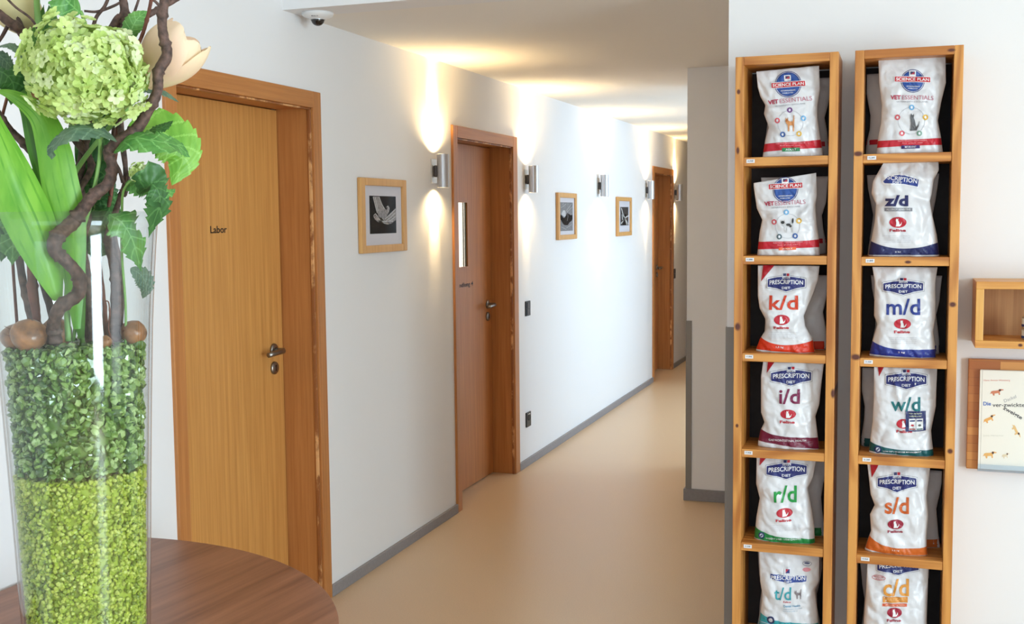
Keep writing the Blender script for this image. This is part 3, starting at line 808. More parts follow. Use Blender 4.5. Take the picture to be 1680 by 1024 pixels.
def presc(pn, e, bd, lt, lc, ov, fe, band_, bc, btxt=None, tri=None, roundel=None, oc=(186, 26, 48), txt='PRESCRIPTION', tilt=0):
    bg = pn.b
    decal(bg, 'badge', badge(pn, *bd, tilt=tilt, txt=txt), e)
    s, x0, x1, y0, y1 = lt
    decal(bg, 'large_lettering', [pn.text(s, (x0+x1)/2, (y0+y1)/2, x1-x0, y1-y0, lc, 1, tilt, .018)], e)
    decal(bg, 'cat_emblem', cat_oval(pn, *ov, col=oc), e)
    decal(bg, 'small_lettering', [pn.text('Feline', *fe, oc, 1, 0, .03)], e)
    bp = [pn.band(*band_, bc, 0)]
    if btxt: bp.append(pn.text(btxt[0], btxt[1], btxt[2], btxt[3], btxt[4], (230, 225, 228), 2, -1, .01))
    if roundel: bp += [pn.ell(roundel[0], roundel[1], roundel[2], roundel[2], (30, 44, 100), 1, n=18), pn.ell(roundel[0], roundel[1], roundel[2]*.6, roundel[2]*.6, (200, 205, 215), 2, n=14), pn.rect(roundel[0], roundel[1], roundel[2], roundel[2]*.35, (60, 70, 110), 3, 45)]
    decal(bg, 'bottom_band', bp, e)
    if tri: decal(bg, 'corner_flash', [pn.poly(tri, (176, 24, 40), 1)], e)
def fine_print(pn, e, cx, cy, w_, n=4):
    p = []
    for i in range(n): p.append(pn.text('complete pet food for adult cats complete feed', cx, cy+i*9, w_*(1-.05*(i % 2)), 4.5, (176, 176, 184), 0, 0, 0))
    decal(pn.b, 'fine_print', p, e)
# C
fr = Z6
bg, e, pn = food_bag(0, 2, [(155, 40), (155, 200), (164, 262), (192, 315), (192, 372), (165, 415), (146, 466)], [(463, 40), (455, 120), (424, 205), (384, 300), (392, 352), (428, 410), (438, 476)], fr,
   'food bag with orange-red letters and a bright orange-red bottom band', 3, yf=3.604, fold=mkfolds(fr, [(190, 340, 280, 350, -.008, .010), (384, 300, 330, 360, -.008, .010), (450, 150, 380, 290, .008, .008), (400, 370, 350, 400, .004, .006)]))
presc(pn, e, (298, 138, 185, 78), ('k/d', 215, 358, 196, 268), (206, 62, 30), (279, 316, 78, 50), (277, 354, 75, 14), (408, 440, 418, 468, 480), (214, 54, 24), ('1,5 kg', 270, 451, 38, 11), [(182, 48), (238, 48), (172, 128)])
fine_print(pn, e, 285, 378, 150)
# D
bg, e, pn = food_bag(0, 3, [(183, 520), (171, 600), (171, 780), (188, 830), (168, 870), (156, 924)], [(485, 530), (474, 620), (462, 740), (442, 800), (454, 900), (460, 950)], fr,
   'food bag with wine-red letters and a wine-red bottom band', 4, yf=3.604, fold=mkfolds(fr, [(188, 830, 270, 850, -.007, .012), (445, 800, 380, 850, -.006, .012), (300, 850, 280, 900, .004, .008)]))
presc(pn, e, (322, 604, 198, 80), ('i/d', 265, 368, 660, 733), (122, 26, 74), (310, 783, 78, 46), (307, 820, 74, 14), (868, 894, 897, 926, 952), (112, 20, 54), ('GASTROINTESTINAL HEALTH', 305, 913, 185, 10), [(205, 528), (240, 528), (200, 584)])
# E
fr = Z7
bg, e, pn = food_bag(0, 4, [(167, 90), (164, 260), (184, 340), (166, 440), (153, 560)], [(502, 100), (480, 225), (452, 285), (474, 400), (488, 500), (491, 582)], fr,
   'food bag with green letters and a green bottom band', 5, yf=3.604, fold=mkfolds(fr, [(184, 320, 280, 380, .008, .014), (452, 285, 400, 330, -.006, .010), (490, 180, 450, 270, .006, .008)]))
presc(pn, e, (335, 184, 222, 88), ('r/d', 268, 393, 262, 356), (28, 150, 66), (327, 410, 88, 52), (322, 451, 84, 15), (506, 540, 548, 566, 584), (30, 132, 66), ('WEIGHT LOSS - LOW CALORIE', 320, 553, 195, 9), [(186, 108), (228, 108), (183, 158)], (198, 538, 18))
fine_print(pn, e, 330, 480, 170)
# F
bg, e, pn = food_bag(0, 5, [(178, 600), (186, 800), (199, 880), (190, 960), (178, 1060), (170, 1150)], [(515, 640), (515, 800), (491, 850), (505, 960), (512, 1060), (516, 1150)], fr,
   'food bag with pale teal letters and a small grey cat, lowest in the left unit', 6, yf=3.604, fold=mkfolds(fr, [(199, 870, 290, 960, .006, .012), (491, 850, 420, 900, -.007, .012)]))
TEAL = (52, 160, 172)
decal(bg, 'badge', [pn.poly([(243, 750), (343, 762), (448, 765), (448, 800), (345, 808), (243, 782)], WH, 0), pn.poly([(246, 753), (343, 765), (445, 768), (445, 797), (345, 805), (246, 779)], (44, 70, 150), 1), pn.text('PRESCRIPTION', 345, 776, 188, 22, WH, 2, -2, .015), pn.text('DIET', 345, 796, 42, 9, WH, 2),
      pn.rect(342, 742, 36, 36, (225, 225, 232), 3), pn.rect(342, 740, 22, 22, (50, 60, 130), 4), pn.poly([(331, 748), (331, 729), (350, 729)], (200, 70, 90), 5)], e)
decal(bg, 'large_lettering', [pn.text('t/d', 316, 860, 94, 68, TEAL, 1, 0, .01)], e)
decal(bg, 'cat_picture', [pn.poly([(402+u*21, 864-v*24) for u, v in CATSTAND], (128, 118, 122), 1)], e)
decal(bg, 'small_lettering', [pn.text('Feline', 341, 903, 42, 9, (190, 50, 70), 1, 0, .02), pn.text('Dental Health', 368, 924, 92, 12, (110, 160, 190), 1), pn.text('clinically proven to reduce plaque', 372, 940, 104, 7, (150, 180, 200), 1), pn.text('and tartar build up', 360, 952, 80, 6, (150, 180, 200), 1)], e)
decal(bg, 'corner_seals', [pn.ring(448, 703, 26, 13, 2, (80, 90, 130), 0), pn.ell(448, 700, 16, 5, (80, 90, 130), 1, n=16), pn.ell(446, 735, 23, 11, (226, 150, 160), 0)], e)
decal(bg, 'bottom_band', [pn.band(985, 1008, 1010, 1030, 1032, TEAL, 0), pn.band(1032, 1034, 1036, 1120, 1125, (70, 150, 165), 0), pn.ell(250, 1004, 22, 22, (44, 54, 100), 1), pn.ell(250, 1004, 12, 12, (210, 214, 222), 2)], e)
# G
fr = Z8
bg, e, pn = food_bag(1, 0, [(137, 95), (140, 200), (152, 300), (148, 380), (136, 440), (128, 512)], [(436, 84), (438, 200), (416, 290), (402, 370), (414, 430), (425, 510)], fr,
   'food bag with a sitting grey cat picture, top of the right shelf unit', 7, yf=3.597, ztop=89, slant=.003, fold=mkfolds(fr, [(402, 360, 340, 330, -.007, .010), (152, 300, 210, 320, -.005, .012), (415, 300, 360, 380, .006, .008)]))
science(pn, e, (290, 194), 53, (289, 187), 162, -1, (289, 161), (190, 382, 268, 270), (287, 288, 138), (284, 372), 60, [(285, 313, LBL), (346, 357, YEL), (319, 428, GRN), (242, 428, RD2), (222, 357, RD2)],
        (288, 378, 62, 78), (92, 92, 96), 'sit', (455, 486, 450, 481), (280, 488, 82, 15), (54, 44, 104), 'MATURE ADULT')
# H
bg, e, pn = food_bag(1, 1, [(160, 556), (140, 590), (112, 640), (105, 692), (126, 740), (120, 820), (106, 895), (92, 962)], [(405, 552), (406, 590), (384, 632), (374, 700), (366, 728), (380, 800), (398, 880), (408, 964)], fr,
   'crumpled food bag with navy letters over a grey strip, top folded over', 8, yf=3.597, ztop=553, T0=.08, fold=mkfolds(fr, [(126, 735, 230, 690, .008, .010), (384, 640, 300, 620, -.009, .012), (366, 728, 280, 700, .008, .010), (150, 600, 200, 650, -.010, .012), (370, 780, 330, 900, .006, .008), (330, 560, 350, 650, .009, .010)]))
decal(bg, 'badge', [pn.poly([(150, 640), (180, 612), (240, 604), (320, 628), (316, 668), (250, 656), (150, 652)], WH, 0), pn.poly([(158, 640), (184, 616), (240, 609), (316, 632), (312, 663), (250, 651), (165, 648)], (44, 66, 142), 1),
      pn.text('SCRIPTION', 244, 630, 132, 20, WH, 2, -8, .015), pn.text('DIET', 222, 645, 42, 11, WH, 2, -6, .015), pn.rect(246, 606, 22, 14, (225, 225, 232), 3)], e)
decal(bg, 'large_lettering', [pn.text('z/d', 217, 726, 106, 50, (30, 36, 92), 1, 0, .045)], e)
decal(bg, 'strip_lettering', [pn.rect(226, 765, 124, 15, (128, 130, 140), 0), pn.text('ALLERGY SENSITIVE', 226, 765, 108, 8, (215, 215, 220), 1)], e)
decal(bg, 'cat_emblem', cat_oval(pn, 224, 822, 76, 48), e)
decal(bg, 'small_lettering', [pn.text('Feline', 223, 857, 72, 13, (170, 26, 50), 1, 0, .03)], e)
decal(bg, 'bottom_band', [pn.band(905, 938, 912, 966, 966, (28, 38, 92), 0), pn.text('2 kg', 224, 953, 26, 8, (220, 220, 228), 1)], e)
fine_print(pn, e, 220, 882, 120)
# I
fr = Z9
bg, e, pn = food_bag(1, 2, [(120, 36), (134, 130), (131, 300), (148, 342), (124, 420), (108, 490)], [(450, 40), (436, 140), (438, 300), (426, 380), (434, 440), (438, 502)], fr,
   'food bag with royal blue letters and a royal blue bottom band', 9, yf=3.604, fold=mkfolds(fr, [(140, 330, 230, 380, .007, .014), (436, 330, 370, 400, .006, .012), (150, 320, 190, 260, -.006, .010)]))
presc(pn, e, (277, 157, 198, 72), ('m/d', 193, 361, 212, 293), (40, 60, 140), (273, 337, 84, 50), (271, 376, 78, 14), (430, 463, 462, 493, 505), (34, 50, 138), ('2 kg', 268, 477, 34, 10))
fine_print(pn, e, 275, 405, 140)
# J
bg, e, pn = food_bag(1, 3, [(131, 540), (130, 700), (124, 830), (114, 900), (106, 976)], [(446, 545), (440, 750), (416, 870), (420, 920), (428, 986)], fr,
   'food bag with dark teal letters and a navy sticker over its cat emblem', 10, yf=3.604, fold=mkfolds(fr, [(420, 870, 330, 900, .006, .012), (240, 640, 270, 760, -.006, .006), (330, 650, 270, 740, -.006, .006), (130, 900, 200, 880, .005, .012)]))
presc(pn, e, (292, 620, 200, 82), ('w/d', 215, 362, 700, 770), (22, 112, 118), (280, 830, 74, 46), (282, 867, 78, 14), (934, 960, 956, 980, 990), (14, 88, 92), ('LOW FAT | GLUCOSE MANAGEMENT', 272, 970, 190, 9), [(150, 552), (182, 552), (156, 602)], (151, 960, 18))
decal(bg, 'sticker', [pn.rect(339, 818, 100, 98, (36, 46, 100), 3), pn.rect(322, 833, 34, 56, (226, 226, 226), 4), pn.rect(358, 833, 34, 56, (226, 226, 226), 4), pn.text('New packaging', 337, 780, 66, 8, (210, 214, 180), 5), pn.text('available soon!', 337, 792, 60, 7, (210, 214, 180), 5),
     pn.rect(322, 816, 26, 7, (40, 50, 110), 5), pn.rect(358, 816, 26, 7, (40, 50, 110), 5), pn.ell(322, 838, 8, 5, (190, 60, 70), 5), pn.ell(358, 838, 8, 5, (90, 90, 90), 5), pn.rect(322, 856, 30, 6, (150, 60, 60), 5), pn.rect(358, 856, 30, 6, (60, 100, 100), 5)], e)
# K
fr = Z10
bg, e, pn = food_bag(1, 4, [(108, 138), (128, 320), (150, 378), (124, 430), (130, 520), (112, 570), (95, 622)], [(462, 150), (440, 330), (450, 440), (440, 560), (440, 610), (446, 668)], fr,
   'food bag with burnt orange letters and an orange bottom band', 11, yf=3.604, fold=mkfolds(fr, [(150, 378, 230, 360, -.008, .012), (130, 500, 200, 540, .006, .012), (445, 400, 400, 560, .005, .008)]))
presc(pn, e, (275, 252, 215, 92), ('s/d', 207, 341, 326, 418), (204, 96, 36), (267, 474, 88, 56), (265, 515, 84, 15), (560, 606, 596, 630, 672), (206, 104, 40), ('1,5 kg', 268, 618, 38, 9), [(126, 152), (174, 152), (134, 226)], oc=(150, 26, 56))
# L
bg, e, pn = food_bag(1, 5, [(112, 660), (102, 850), (90, 1000), (84, 1150)], [(452, 690), (444, 900), (440, 1024), (446, 1150)], fr,
   'food bag with yellow-orange letters and two orange strips, lowest in the right unit', 12, yf=3.604, fold=mkfolds(fr, [(110, 950, 200, 990, .005, .012), (440, 800, 380, 900, .005, .012)]))
presc(pn, e, (280, 722, 230, 84), ('c/d', 198, 341, 785, 876), (222, 150, 56), (261, 963, 82, 54), (258, 1003, 78, 14), (1105, 1120, 1115, 1150, 1150), (206, 120, 40), None, None, None, oc=(160, 28, 56))
decal(bg, 'strip_lettering', [pn.rect(265, 894, 138, 30, (222, 146, 60), 0), pn.text('MULTICARE', 265, 892, 110, 14, (236, 180, 110), 1, -1), pn.rect(262, 922, 136, 16, (218, 96, 60), 0), pn.text('URINARY STRESS', 262, 922, 110, 8, (236, 180, 150), 1)], e)
decal(bg, 'corner_seal', [pn.ring(173, 780, 38, 14, 2.5, (196, 60, 66), 0), pn.text('REDUCES RISK', 173, 776, 54, 7, (196, 60, 66), 1), pn.text('OF FLUTD', 173, 786, 36, 6, (196, 60, 66), 1)], e)

# second row of bags behind
back_lab = [
 [('plain bag standing behind the orange cat bag, its edge showing on the right', 1), ('plain bag standing behind the black and white cat bag', 1), ('plain bag standing behind the bag with orange-red letters', 1), ('plain bag standing behind the bag with wine-red letters', 0), ('plain bag standing behind the bag with green letters', 1), ('plain bag standing behind the bag with pale teal letters', 1)],
 [('plain bag standing behind the sitting grey cat bag', 1), ('plain bag standing behind the crumpled bag with navy letters', 1), ('plain bag standing behind the bag with royal blue letters', 1), ('plain bag standing behind the bag with dark teal letters', 1), ('plain bag standing behind the bag with burnt orange letters', 1), ('plain bag standing behind the bag with yellow-orange letters', 1)]]
bandcol = [[(196, 30, 50), (196, 30, 50), (214, 54, 24), None, (30, 132, 66), TEAL], [(196, 30, 50), (28, 38, 92), (34, 50, 138), (14, 88, 92), (206, 104, 40), (206, 120, 40)]]
xoff = [[.018, .014, .020, 0, .02, .01], [-.02, -.010, .006, -.022, .018, -.014]]
rb_ = random.Random(5)
for U in (0, 1):
    for r in range(6):
        lb, on = back_lab[U][r]
        if not on: continue
        zb = BZ[U][r]+.0005
        zt = ([UNITS[U]['top']-.026]+[z-.0265 for z in BZ[U]])[r]-.02-rb_.random()*.02
        xm = (UNITS[U]['x0']+UNITS[U]['x1'])/2+xoff[U][r]; hw = .100
        bg = Bag([(1300, 500)], [(1400, 500)], None, zb, zt, 3.702, 20+U*6+r, T0=.066, lim=(UNITS[U]['x0']+.026, UNITS[U]['x1']-.026))
        zz = [zb+(zt-zb)*k/6 for k in range(7)]
        sh = [0, -.004, -.010, -.014, -.006, .0, .002]
        bg.L = [(z, xm-hw-s_-rb_.random()*.005) for z, s_ in zip(zz, sh)]; bg.R = [(z, xm+hw+s_+rb_.random()*.005) for z, s_ in zip(zz, sh)]
        e = thing('food_bag', lb, 'bag', (xm, 3.735, zb), BACKS)
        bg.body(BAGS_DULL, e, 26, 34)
        c = bandcol[U][r]
        if c:
            z0_, z1_ = (zb+.002, zb+.028) if r > 1 else (zb+.035, zb+.05)
            rows = []
            for j in range(4):
                z = z0_+(z1_-z0_)*j/3; xl, xr = bg._edge(bg.L, z), bg._edge(bg.R, z)
                rows.append([((xl+xr)/2+(i/16*2-1)*.998*(xr-xl)/2, z) for i in range(17)])
            vs = [p for q in rows for p in q]
            decal(bg, 'bottom_band', [(vs, [(i*17+k, i*17+k+1, (i+1)*17+k+1, (i+1)*17+k) for i in range(3) for k in range(16)], c, 0)], e)

# ------------------------------------------------------------------ wall box, display board, book at the right edge
BOXW = wood('pine_wall_box', (228, 172, 92), (196, 128, 56), 'X', 40, .03, .4, .08, 7, [(.325, 3.6, 1.162, 1, .008, .006)], (.28, .66))
BOXV = wood('pine_wall_box_upright', (232, 180, 98), (204, 140, 66), 'Z', 50, .03, .4)
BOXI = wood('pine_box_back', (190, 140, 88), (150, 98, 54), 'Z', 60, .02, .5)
BY = 3.60
x0 = atY(1601, 500, BY)[0]; z1 = atY(1602, 462, BY)[2]; z0 = atY(1602, 571, BY)[2]; x1 = x0+.36
e = thing('wall_box', 'small open pine box shelf on the wall at the right edge of the photo', 'shelf', ((x0+x1)/2, SW, z0))
st = .022
MB().box(x0, x1, BY, SW-.001, z1-st, z1).build('top_board', BOXW, e, bevel=.0015)
MB().box(x0, x1, BY, SW-.001, z0, z0+st).build('bottom_board', BOXW, e, bevel=.0015)
MB().box(x0, x0+st, BY, SW-.001, z0+st, z1-st).build('side_panel', BOXV, e, bevel=.0015)
MB().box(x1-st, x1, BY, SW-.001, z0+st, z1-st).build('side_panel', BOXV, e, bevel=.0015)
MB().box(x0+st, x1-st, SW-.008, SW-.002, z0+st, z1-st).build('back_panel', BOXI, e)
# small tins in the box
tx = atY(1676.5, 530, 3.66)[0]+.024
for k, lb in enumerate(('lower of two small blue and white tins stacked in the wall box', 'upper of two small blue and white tins stacked in the wall box')):
    zt_ = z0+st+.0005+k*.0345
    t_ = thing('tin', lb, 'tin', (tx, 3.67, zt_), 'small tins stacked in the wall box')
    MB().lathe([(0, 0), (.022, 0), (.0235, .002), (.0235, .030), (.022, .032), (0, .032)], (tx, 3.67, zt_), 28).build('can', mat('tin_metal', (200, 196, 186), .35, .6), t_, smooth=False)
    MB().lathe([(.0238, .008), (.0238, .028)], (tx, 3.67, zt_), 28).build('paper_band', mat('tin_white_paper', (222, 218, 205), .5), t_)
    MB().lathe([(.0240, .004), (.0240, .011)], (tx, 3.67, zt_), 28).build('blue_stripe', mat('tin_blue', (36, 56, 116), .5), t_)

# display board of glued strips
bx0, bx1 = atY(1588, 650, 3.765)[0], atY(1588, 650, 3.765)[0]+.36
bz1, bz0 = atY(1588, 589, 3.765)[2], atY(1588, 769, 3.765)[2]
m = bpy.data.materials.new('butcher_block_strips'); m.use_nodes = True
nt = m.node_tree; N = nt.nodes; L = nt.links
geo = N.new('ShaderNodeNewGeometry'); br = N.new('ShaderNodeTexBrick'); mp = N.new('ShaderNodeMapping')
mp.inputs['Rotation'].default_value = (PI/2, 0, 0)
L.new(geo.outputs['Position'], mp.inputs[0]); L.new(mp.outputs[0], br.inputs[0])
br.inputs['Color1'].default_value = lin((212, 150, 82)) + (1,); br.inputs['Color2'].default_value = lin((168, 98, 46)) + (1,); br.inputs['Mortar'].default_value = lin((150, 90, 44)) + (1,)
br.inputs['Scale'].default_value = 1; br.inputs['Brick Width'].default_value = .19; br.inputs['Row Height'].default_value = .026; br.inputs['Mortar Size'].default_value = .0006
L.new(br.outputs[0], N['Principled BSDF'].inputs['Base Color']); N['Principled BSDF'].inputs['Roughness'].default_value = .4
e = thing('display_board', 'wooden strip board on the wall carrying the white picture book', 'display board', ((bx0+bx1)/2, SW, bz0))
MB().box(bx0, bx1, 3.765, SW-.001, bz0, bz1).build('board', m, e, bevel=.002)
lx0 = atY(1603, 769, 3.75)[0]
LED = thin_glass('clear_acrylic', (.86, .93, 1), base=.1)
lg = MB().box(lx0, bx1-.03, 3.728, 3.765, bz0+.002, bz0+.005).box(lx0, bx1-.03, 3.728, 3.731, bz0+.005, bz0+.024)
lg.build('clear_ledge', LED, e)
# book
kx0, kx1 = lx0+.002, lx0+.235
kz0 = bz0+.0055; kz1 = atY(1605, 607, 3.75)[2]
e = thing('picture_book', 'white picture book with small brown dogs on its cover', 'book', ((kx0+kx1)/2, 3.755, kz0))
COVER = mat('book_cover', (236, 234, 224), .35)
MB().box(kx0, kx1, 3.7465, 3.7485, kz0, kz1).box(kx0, kx1, 3.7620, 3.7635, kz0, kz1).box(kx0, kx0+.002, 3.7485, 3.7620, kz0, kz1).build('cover', COVER, e)
MB().box(kx0+.002, kx1-.003, 3.7487, 3.7618, kz0+.003, kz1-.003).build('pages', mat('book_pages', (240, 236, 220), .8), e)
MB().box(kx0+.006, kx0+.0072, 3.7462, 3.7465, kz0, kz1).build('hinge_groove', mat('groove_grey', (190, 188, 178), .6), e)
FC = 3.7460
def bk(x, y):  # from zoomed crop (1590,590, scale 5.69)
    p = atY(1590+x/5.69, 590+y/5.69, FC); return (p[0], p[2])
def btext(name, s, x, y, w_, h_, c, rot=0, bold=0., k=0):
    vs, fs, _ = text_mesh(s, bold); a = math.radians(rot); P = []
    for u, v in vs:
        X, Y = (u+.5)*w_, -v*h_
        q = bk(x+X*math.cos(a)-Y*math.sin(a)*-1*-1, y+X*math.sin(a)+Y*math.cos(a)); P.append((q[0], FC-.0002-k*.0001, q[1]))
    MB().add(P, fs).build(name, inkm(c), e, recalc=False)
btext('author_lettering', 'Hans Anton Wimberg', 136, 196, 246, 20, (222, 140, 130))
btext('title_lettering', 'Die', 132, 412, 72, 36, (70, 110, 190), 0, .02)
btext('title_lettering', 'ver-zwickte', 218, 424, 300, 36, (80, 78, 84), 0, .01)
btext('title_lettering', 'zweigte', 318, 452, 200, 44, (70, 68, 74), 30, .02)
btext('title_lettering', 'Dackel', 326, 388, 120, 30, (170, 170, 174), -22, 0)
btext('publisher_lettering', 'Jutta Mirtschin', 130, 712, 190, 16, (206, 206, 196))
DOGSH = [(-1, .1), (-.9, .5), (-.6, .6), (0, .55), (.35, .6), (.5, .9), (.8, .8), (1.2, .55), (1.15, .35), (.8, .35), (.6, .2), (.5, -.2), (.5, -.9), (.3, -.9), (.25, -.3), (-.4, -.3), (-.45, -.9), (-.65, -.9), (-.75, -.2), (-.95, -.1), (-1.2, -.3)]
def dog(x, y, sx, sy, rot, c, nm='dog_picture'):
    a = math.radians(rot); P = []
    for u, v in DOGSH:
        X, Y = u*sx, -v*sy
        q = bk(x+X*math.cos(a)-Y*math.sin(a), y+X*math.sin(a)+Y*math.cos(a)); P.append((q[0], FC-.0002, q[1]))
    ear = []
    for t in range(10):
        X, Y = (.55+.2*math.cos(t*PI/5))*sx, -(.5+.35*math.sin(t*PI/5))*sy
        q = bk(x+X*math.cos(a)-Y*math.sin(a), y+X*math.sin(a)+Y*math.cos(a)); ear.append((q[0], FC-.0004, q[1]))
    MB().add(P, [tuple(range(len(P)))], 0).add(ear, [tuple(range(10))], 1).build(nm, [inkm(c), inkm((84, 54, 44))], e, recalc=False)
dog(258, 306, 56, 30, -8, (206, 128, 96))
dog(190, 556, 56, 30, -24, (230, 172, 96))
dog(192, 890, 56, 34, -4, (228, 176, 104))
dog(340, 898, 32, 26, -10, (224, 208, 176))
dog(436, 668, 60, 26, 64, (228, 190, 130))

# ================================================================== TABLE
TZ = .60
tcx, tcy, trr = -2.045, 1.897, .905
g0, g1 = atZ(251, 1015, TZ), atZ(450, 925, TZ)
ang = math.atan2(g1[1]-g0[1], g1[0]-g0[0]); print('grain angle', math.degrees(ang))
TABW = wood('walnut_table_top', (166, 112, 84), (108, 66, 46), 'X', 26, .05, .38, 0, 7, (), (.25, .72), angle=-ang)
e = thing('table', 'brown half-round wooden table against the left wall under the glass vase', 'table', (tcx+.3, tcy, 0))
pts = []
xw = LX+.016
a0 = math.acos((xw-tcx)/trr)
for k in range(97):
    a = -a0+2*a0*k/96
    pts.append((tcx+trr*math.cos(a), tcy+trr*math.sin(a)))
b = MB(); n = len(pts)
vs = [(x, y, TZ-.028) for x, y in pts]+[(x, y, TZ) for x, y in pts]
b.add(vs, [tuple(range(n))[::-1], tuple(range(n, 2*n))]+[(k, (k+1) % n, n+(k+1) % n, n+k) for k in range(n)])
b.build('table_top', TABW, e, bevel=.002)
for (x, y) in ((-2.1, 1.25), (-2.1, 2.52), (-1.42, 1.5), (-1.42, 2.3)):
    MB().lathe([(.0, 0), (.022, 0), (.028, TZ-.028), (0, TZ-.028)], (x, y, 0), 20).build('leg', TABW, e, smooth=False)

# ================================================================== VASE AND FLOWERS
d = ray(130, 700); hd = np.array([d[0], d[1]]); T_ = 1.96
VC = hd*T_
VN = -VC/np.linalg.norm(VC)       # horizontal, towards the camera
VR = np.array([-VN[1], VN[0]])    # camera's right
print('vase centre', VC)
def W(x, y, dd=0.):
    """pixel -> point on the upright plane through the vase axis, dd metres nearer to the camera"""
    r = ray(x, y); k = (VC@VN+dd)/(r[0]*VN[0]+r[1]*VN[1])
    p = r*k + np.array([0, 0, CH]); return p
def lat(p): return (p[0]-VC[0])*VR[0]+(p[1]-VC[1])*VR[1]
prof = []
for (yy, xr_) in ((347, 264.5), (370, 258), (430, 254.5), (520, 251), (651, 249), (800, 248), (1020, 247.5)):
    p = W(xr_, yy); prof.append((p[2], lat(p)))
print('vase profile', prof)
zz = np.array([p[0] for p in prof])[::-1]; rr = np.array([p[1] for p in prof])[::-1]
slope = (rr[1]-rr[0])/(zz[1]-zz[0])
def vrad(z):
    if z < zz[0]: return rr[0]+(z-zz[0])*slope*.8
    return float(np.interp(z, zz, rr))
RIM = zz[-1]; VB = TZ+.0005
GT = .005
GLASS = thin_glass('clear_vase_glass', (.965, .985, .985), 1.5, 1.1, .03)
zs_ = [VB+(RIM-VB)*k/40 for k in range(41)]
outer = [(0, 0)]+[(vrad(z)-.004 if k == 0 else vrad(z), z-VB) for k, z in enumerate(zs_)]
inner = [(vrad(z)-GT, z-VB) for z in zs_[::-1] if z > VB+.03]+[(0, .03)]
b = MB().lathe(outer+inner, (VC[0], VC[1], VB), 72)
o = b.build('glass_vase', GLASS, smooth=True)
tag(o, 'tall flared clear glass vase filled with green gravel, standing on the brown table', 'vase')

# gravel
def gravel(name, label, z0, z1, rmin, rmax, count, mats, seed, flat=1., translucent=False):
    R = np.random.RandomState(seed)
    ico_v = []; 
    t = (1+5**.5)/2
    base = np.array([(-1, t, 0), (1, t, 0), (-1, -t, 0), (1, -t, 0), (0, -1, t), (0, 1, t), (0, -1, -t), (0, 1, -t), (t, 0, -1), (t, 0, 1), (-t, 0, -1), (-t, 0, 1)])/math.hypot(1, t)
    F = np.array([(0, 11, 5), (0, 5, 1), (0, 1, 7), (0, 7, 10), (0, 10, 11), (1, 5, 9), (5, 11, 4), (11, 10, 2), (10, 7, 6), (7, 1, 8), (3, 9, 4), (3, 4, 2), (3, 2, 6), (3, 6, 8), (3, 8, 9), (4, 9, 5), (2, 4, 11), (6, 2, 10), (8, 6, 7), (9, 8, 1)])
    V = []; Fs = []; MI = []
    n = 0
    topn = int(count*.12)
    for i in range(count):
        if i < topn:
            z = z1-R.rand()*.008; rad = (vrad(z1)-GT-rmax)*math.sqrt(R.rand())
        else:
            z = z0+(z1-z0)*R.rand(); rad = vrad(z)-GT-rmax*(1.0+1.0*R.rand())
        a = R.rand()*2*PI
        s = rmin+(rmax-rmin)*R.rand()
        A = R.randn(3, 3); Q, _ = np.linalg.qr(A)
        sc3 = np.array([1, .75+.3*R.rand(), flat*(.6+.3*R.rand())])
        v = (base*(1+R.uniform(-.18, .18, (12, 1))))*sc3*s
        v = v@Q.T + np.array([VC[0]+rad*math.cos(a), VC[1]+rad*math.sin(a), z])
        V.append(v); Fs.append(F+12*n); MI.append(np.full(20, R.randint(len(mats)))); n += 1
    V = np.concatenate(V); Fs = np.concatenate(Fs); MI = np.concatenate(MI)
    core = MB().lathe([(0, z0)]+[(vrad(z0+(z1-z0)*k/8)-GT-2.2*rmax, z0+(z1-z0)*k/8-(.004 if k == 8 else 0)) for k in range(9)]+[(0, z1-.004)], (VC[0], VC[1], 0), 36)
    cv = np.array(core.v); 
    org = np.array([VC[0], VC[1], z0])
    allv = np.concatenate([V, cv])-org
    faces = [tuple(f) for f in Fs.tolist()] + [tuple(i+len(V) for i in f) for f in core.f]
    me = bpy.data.meshes.new(name); me.from_pydata(allv.tolist(), [], faces)
    for m_ in mats: me.materials.append(m_)
    me.polygons.foreach_set('material_index', np.concatenate([MI, np.zeros(len(core.f), int)]).tolist())
    o = bpy.data.objects.new(name, me); COL.objects.link(o); o.location = org
    tag(o, label, 'gravel', kind='stuff')
    return o
GZ1 = W(130, 566)[2]; GZm = W(130, 772)[2]
lime = [mat('lime_pebble_%d' % i, c, .4, spec=.5, sss=.15) for i, c in enumerate([(168, 184, 60), (184, 194, 76), (150, 168, 48), (124, 142, 40), (196, 204, 100)])]
chip = [mat('green_chip_%d' % i, c, .12, spec=.8, sss=.2) for i, c in enumerate([(112, 144, 66), (136, 166, 86), (90, 124, 52), (166, 190, 122), (66, 98, 42)])]
gravel('lime_gravel', 'yellow-green fine gravel filling the lower half of the glass vase', VB+.032, GZm, .0036, .0054, 11000, lime, 1)
gravel('glass_chip_gravel', 'darker green glassy chips lying above the yellow-green gravel in the vase', GZm+.007, GZ1, .0050, .0095, 3000, chip, 2, .6)

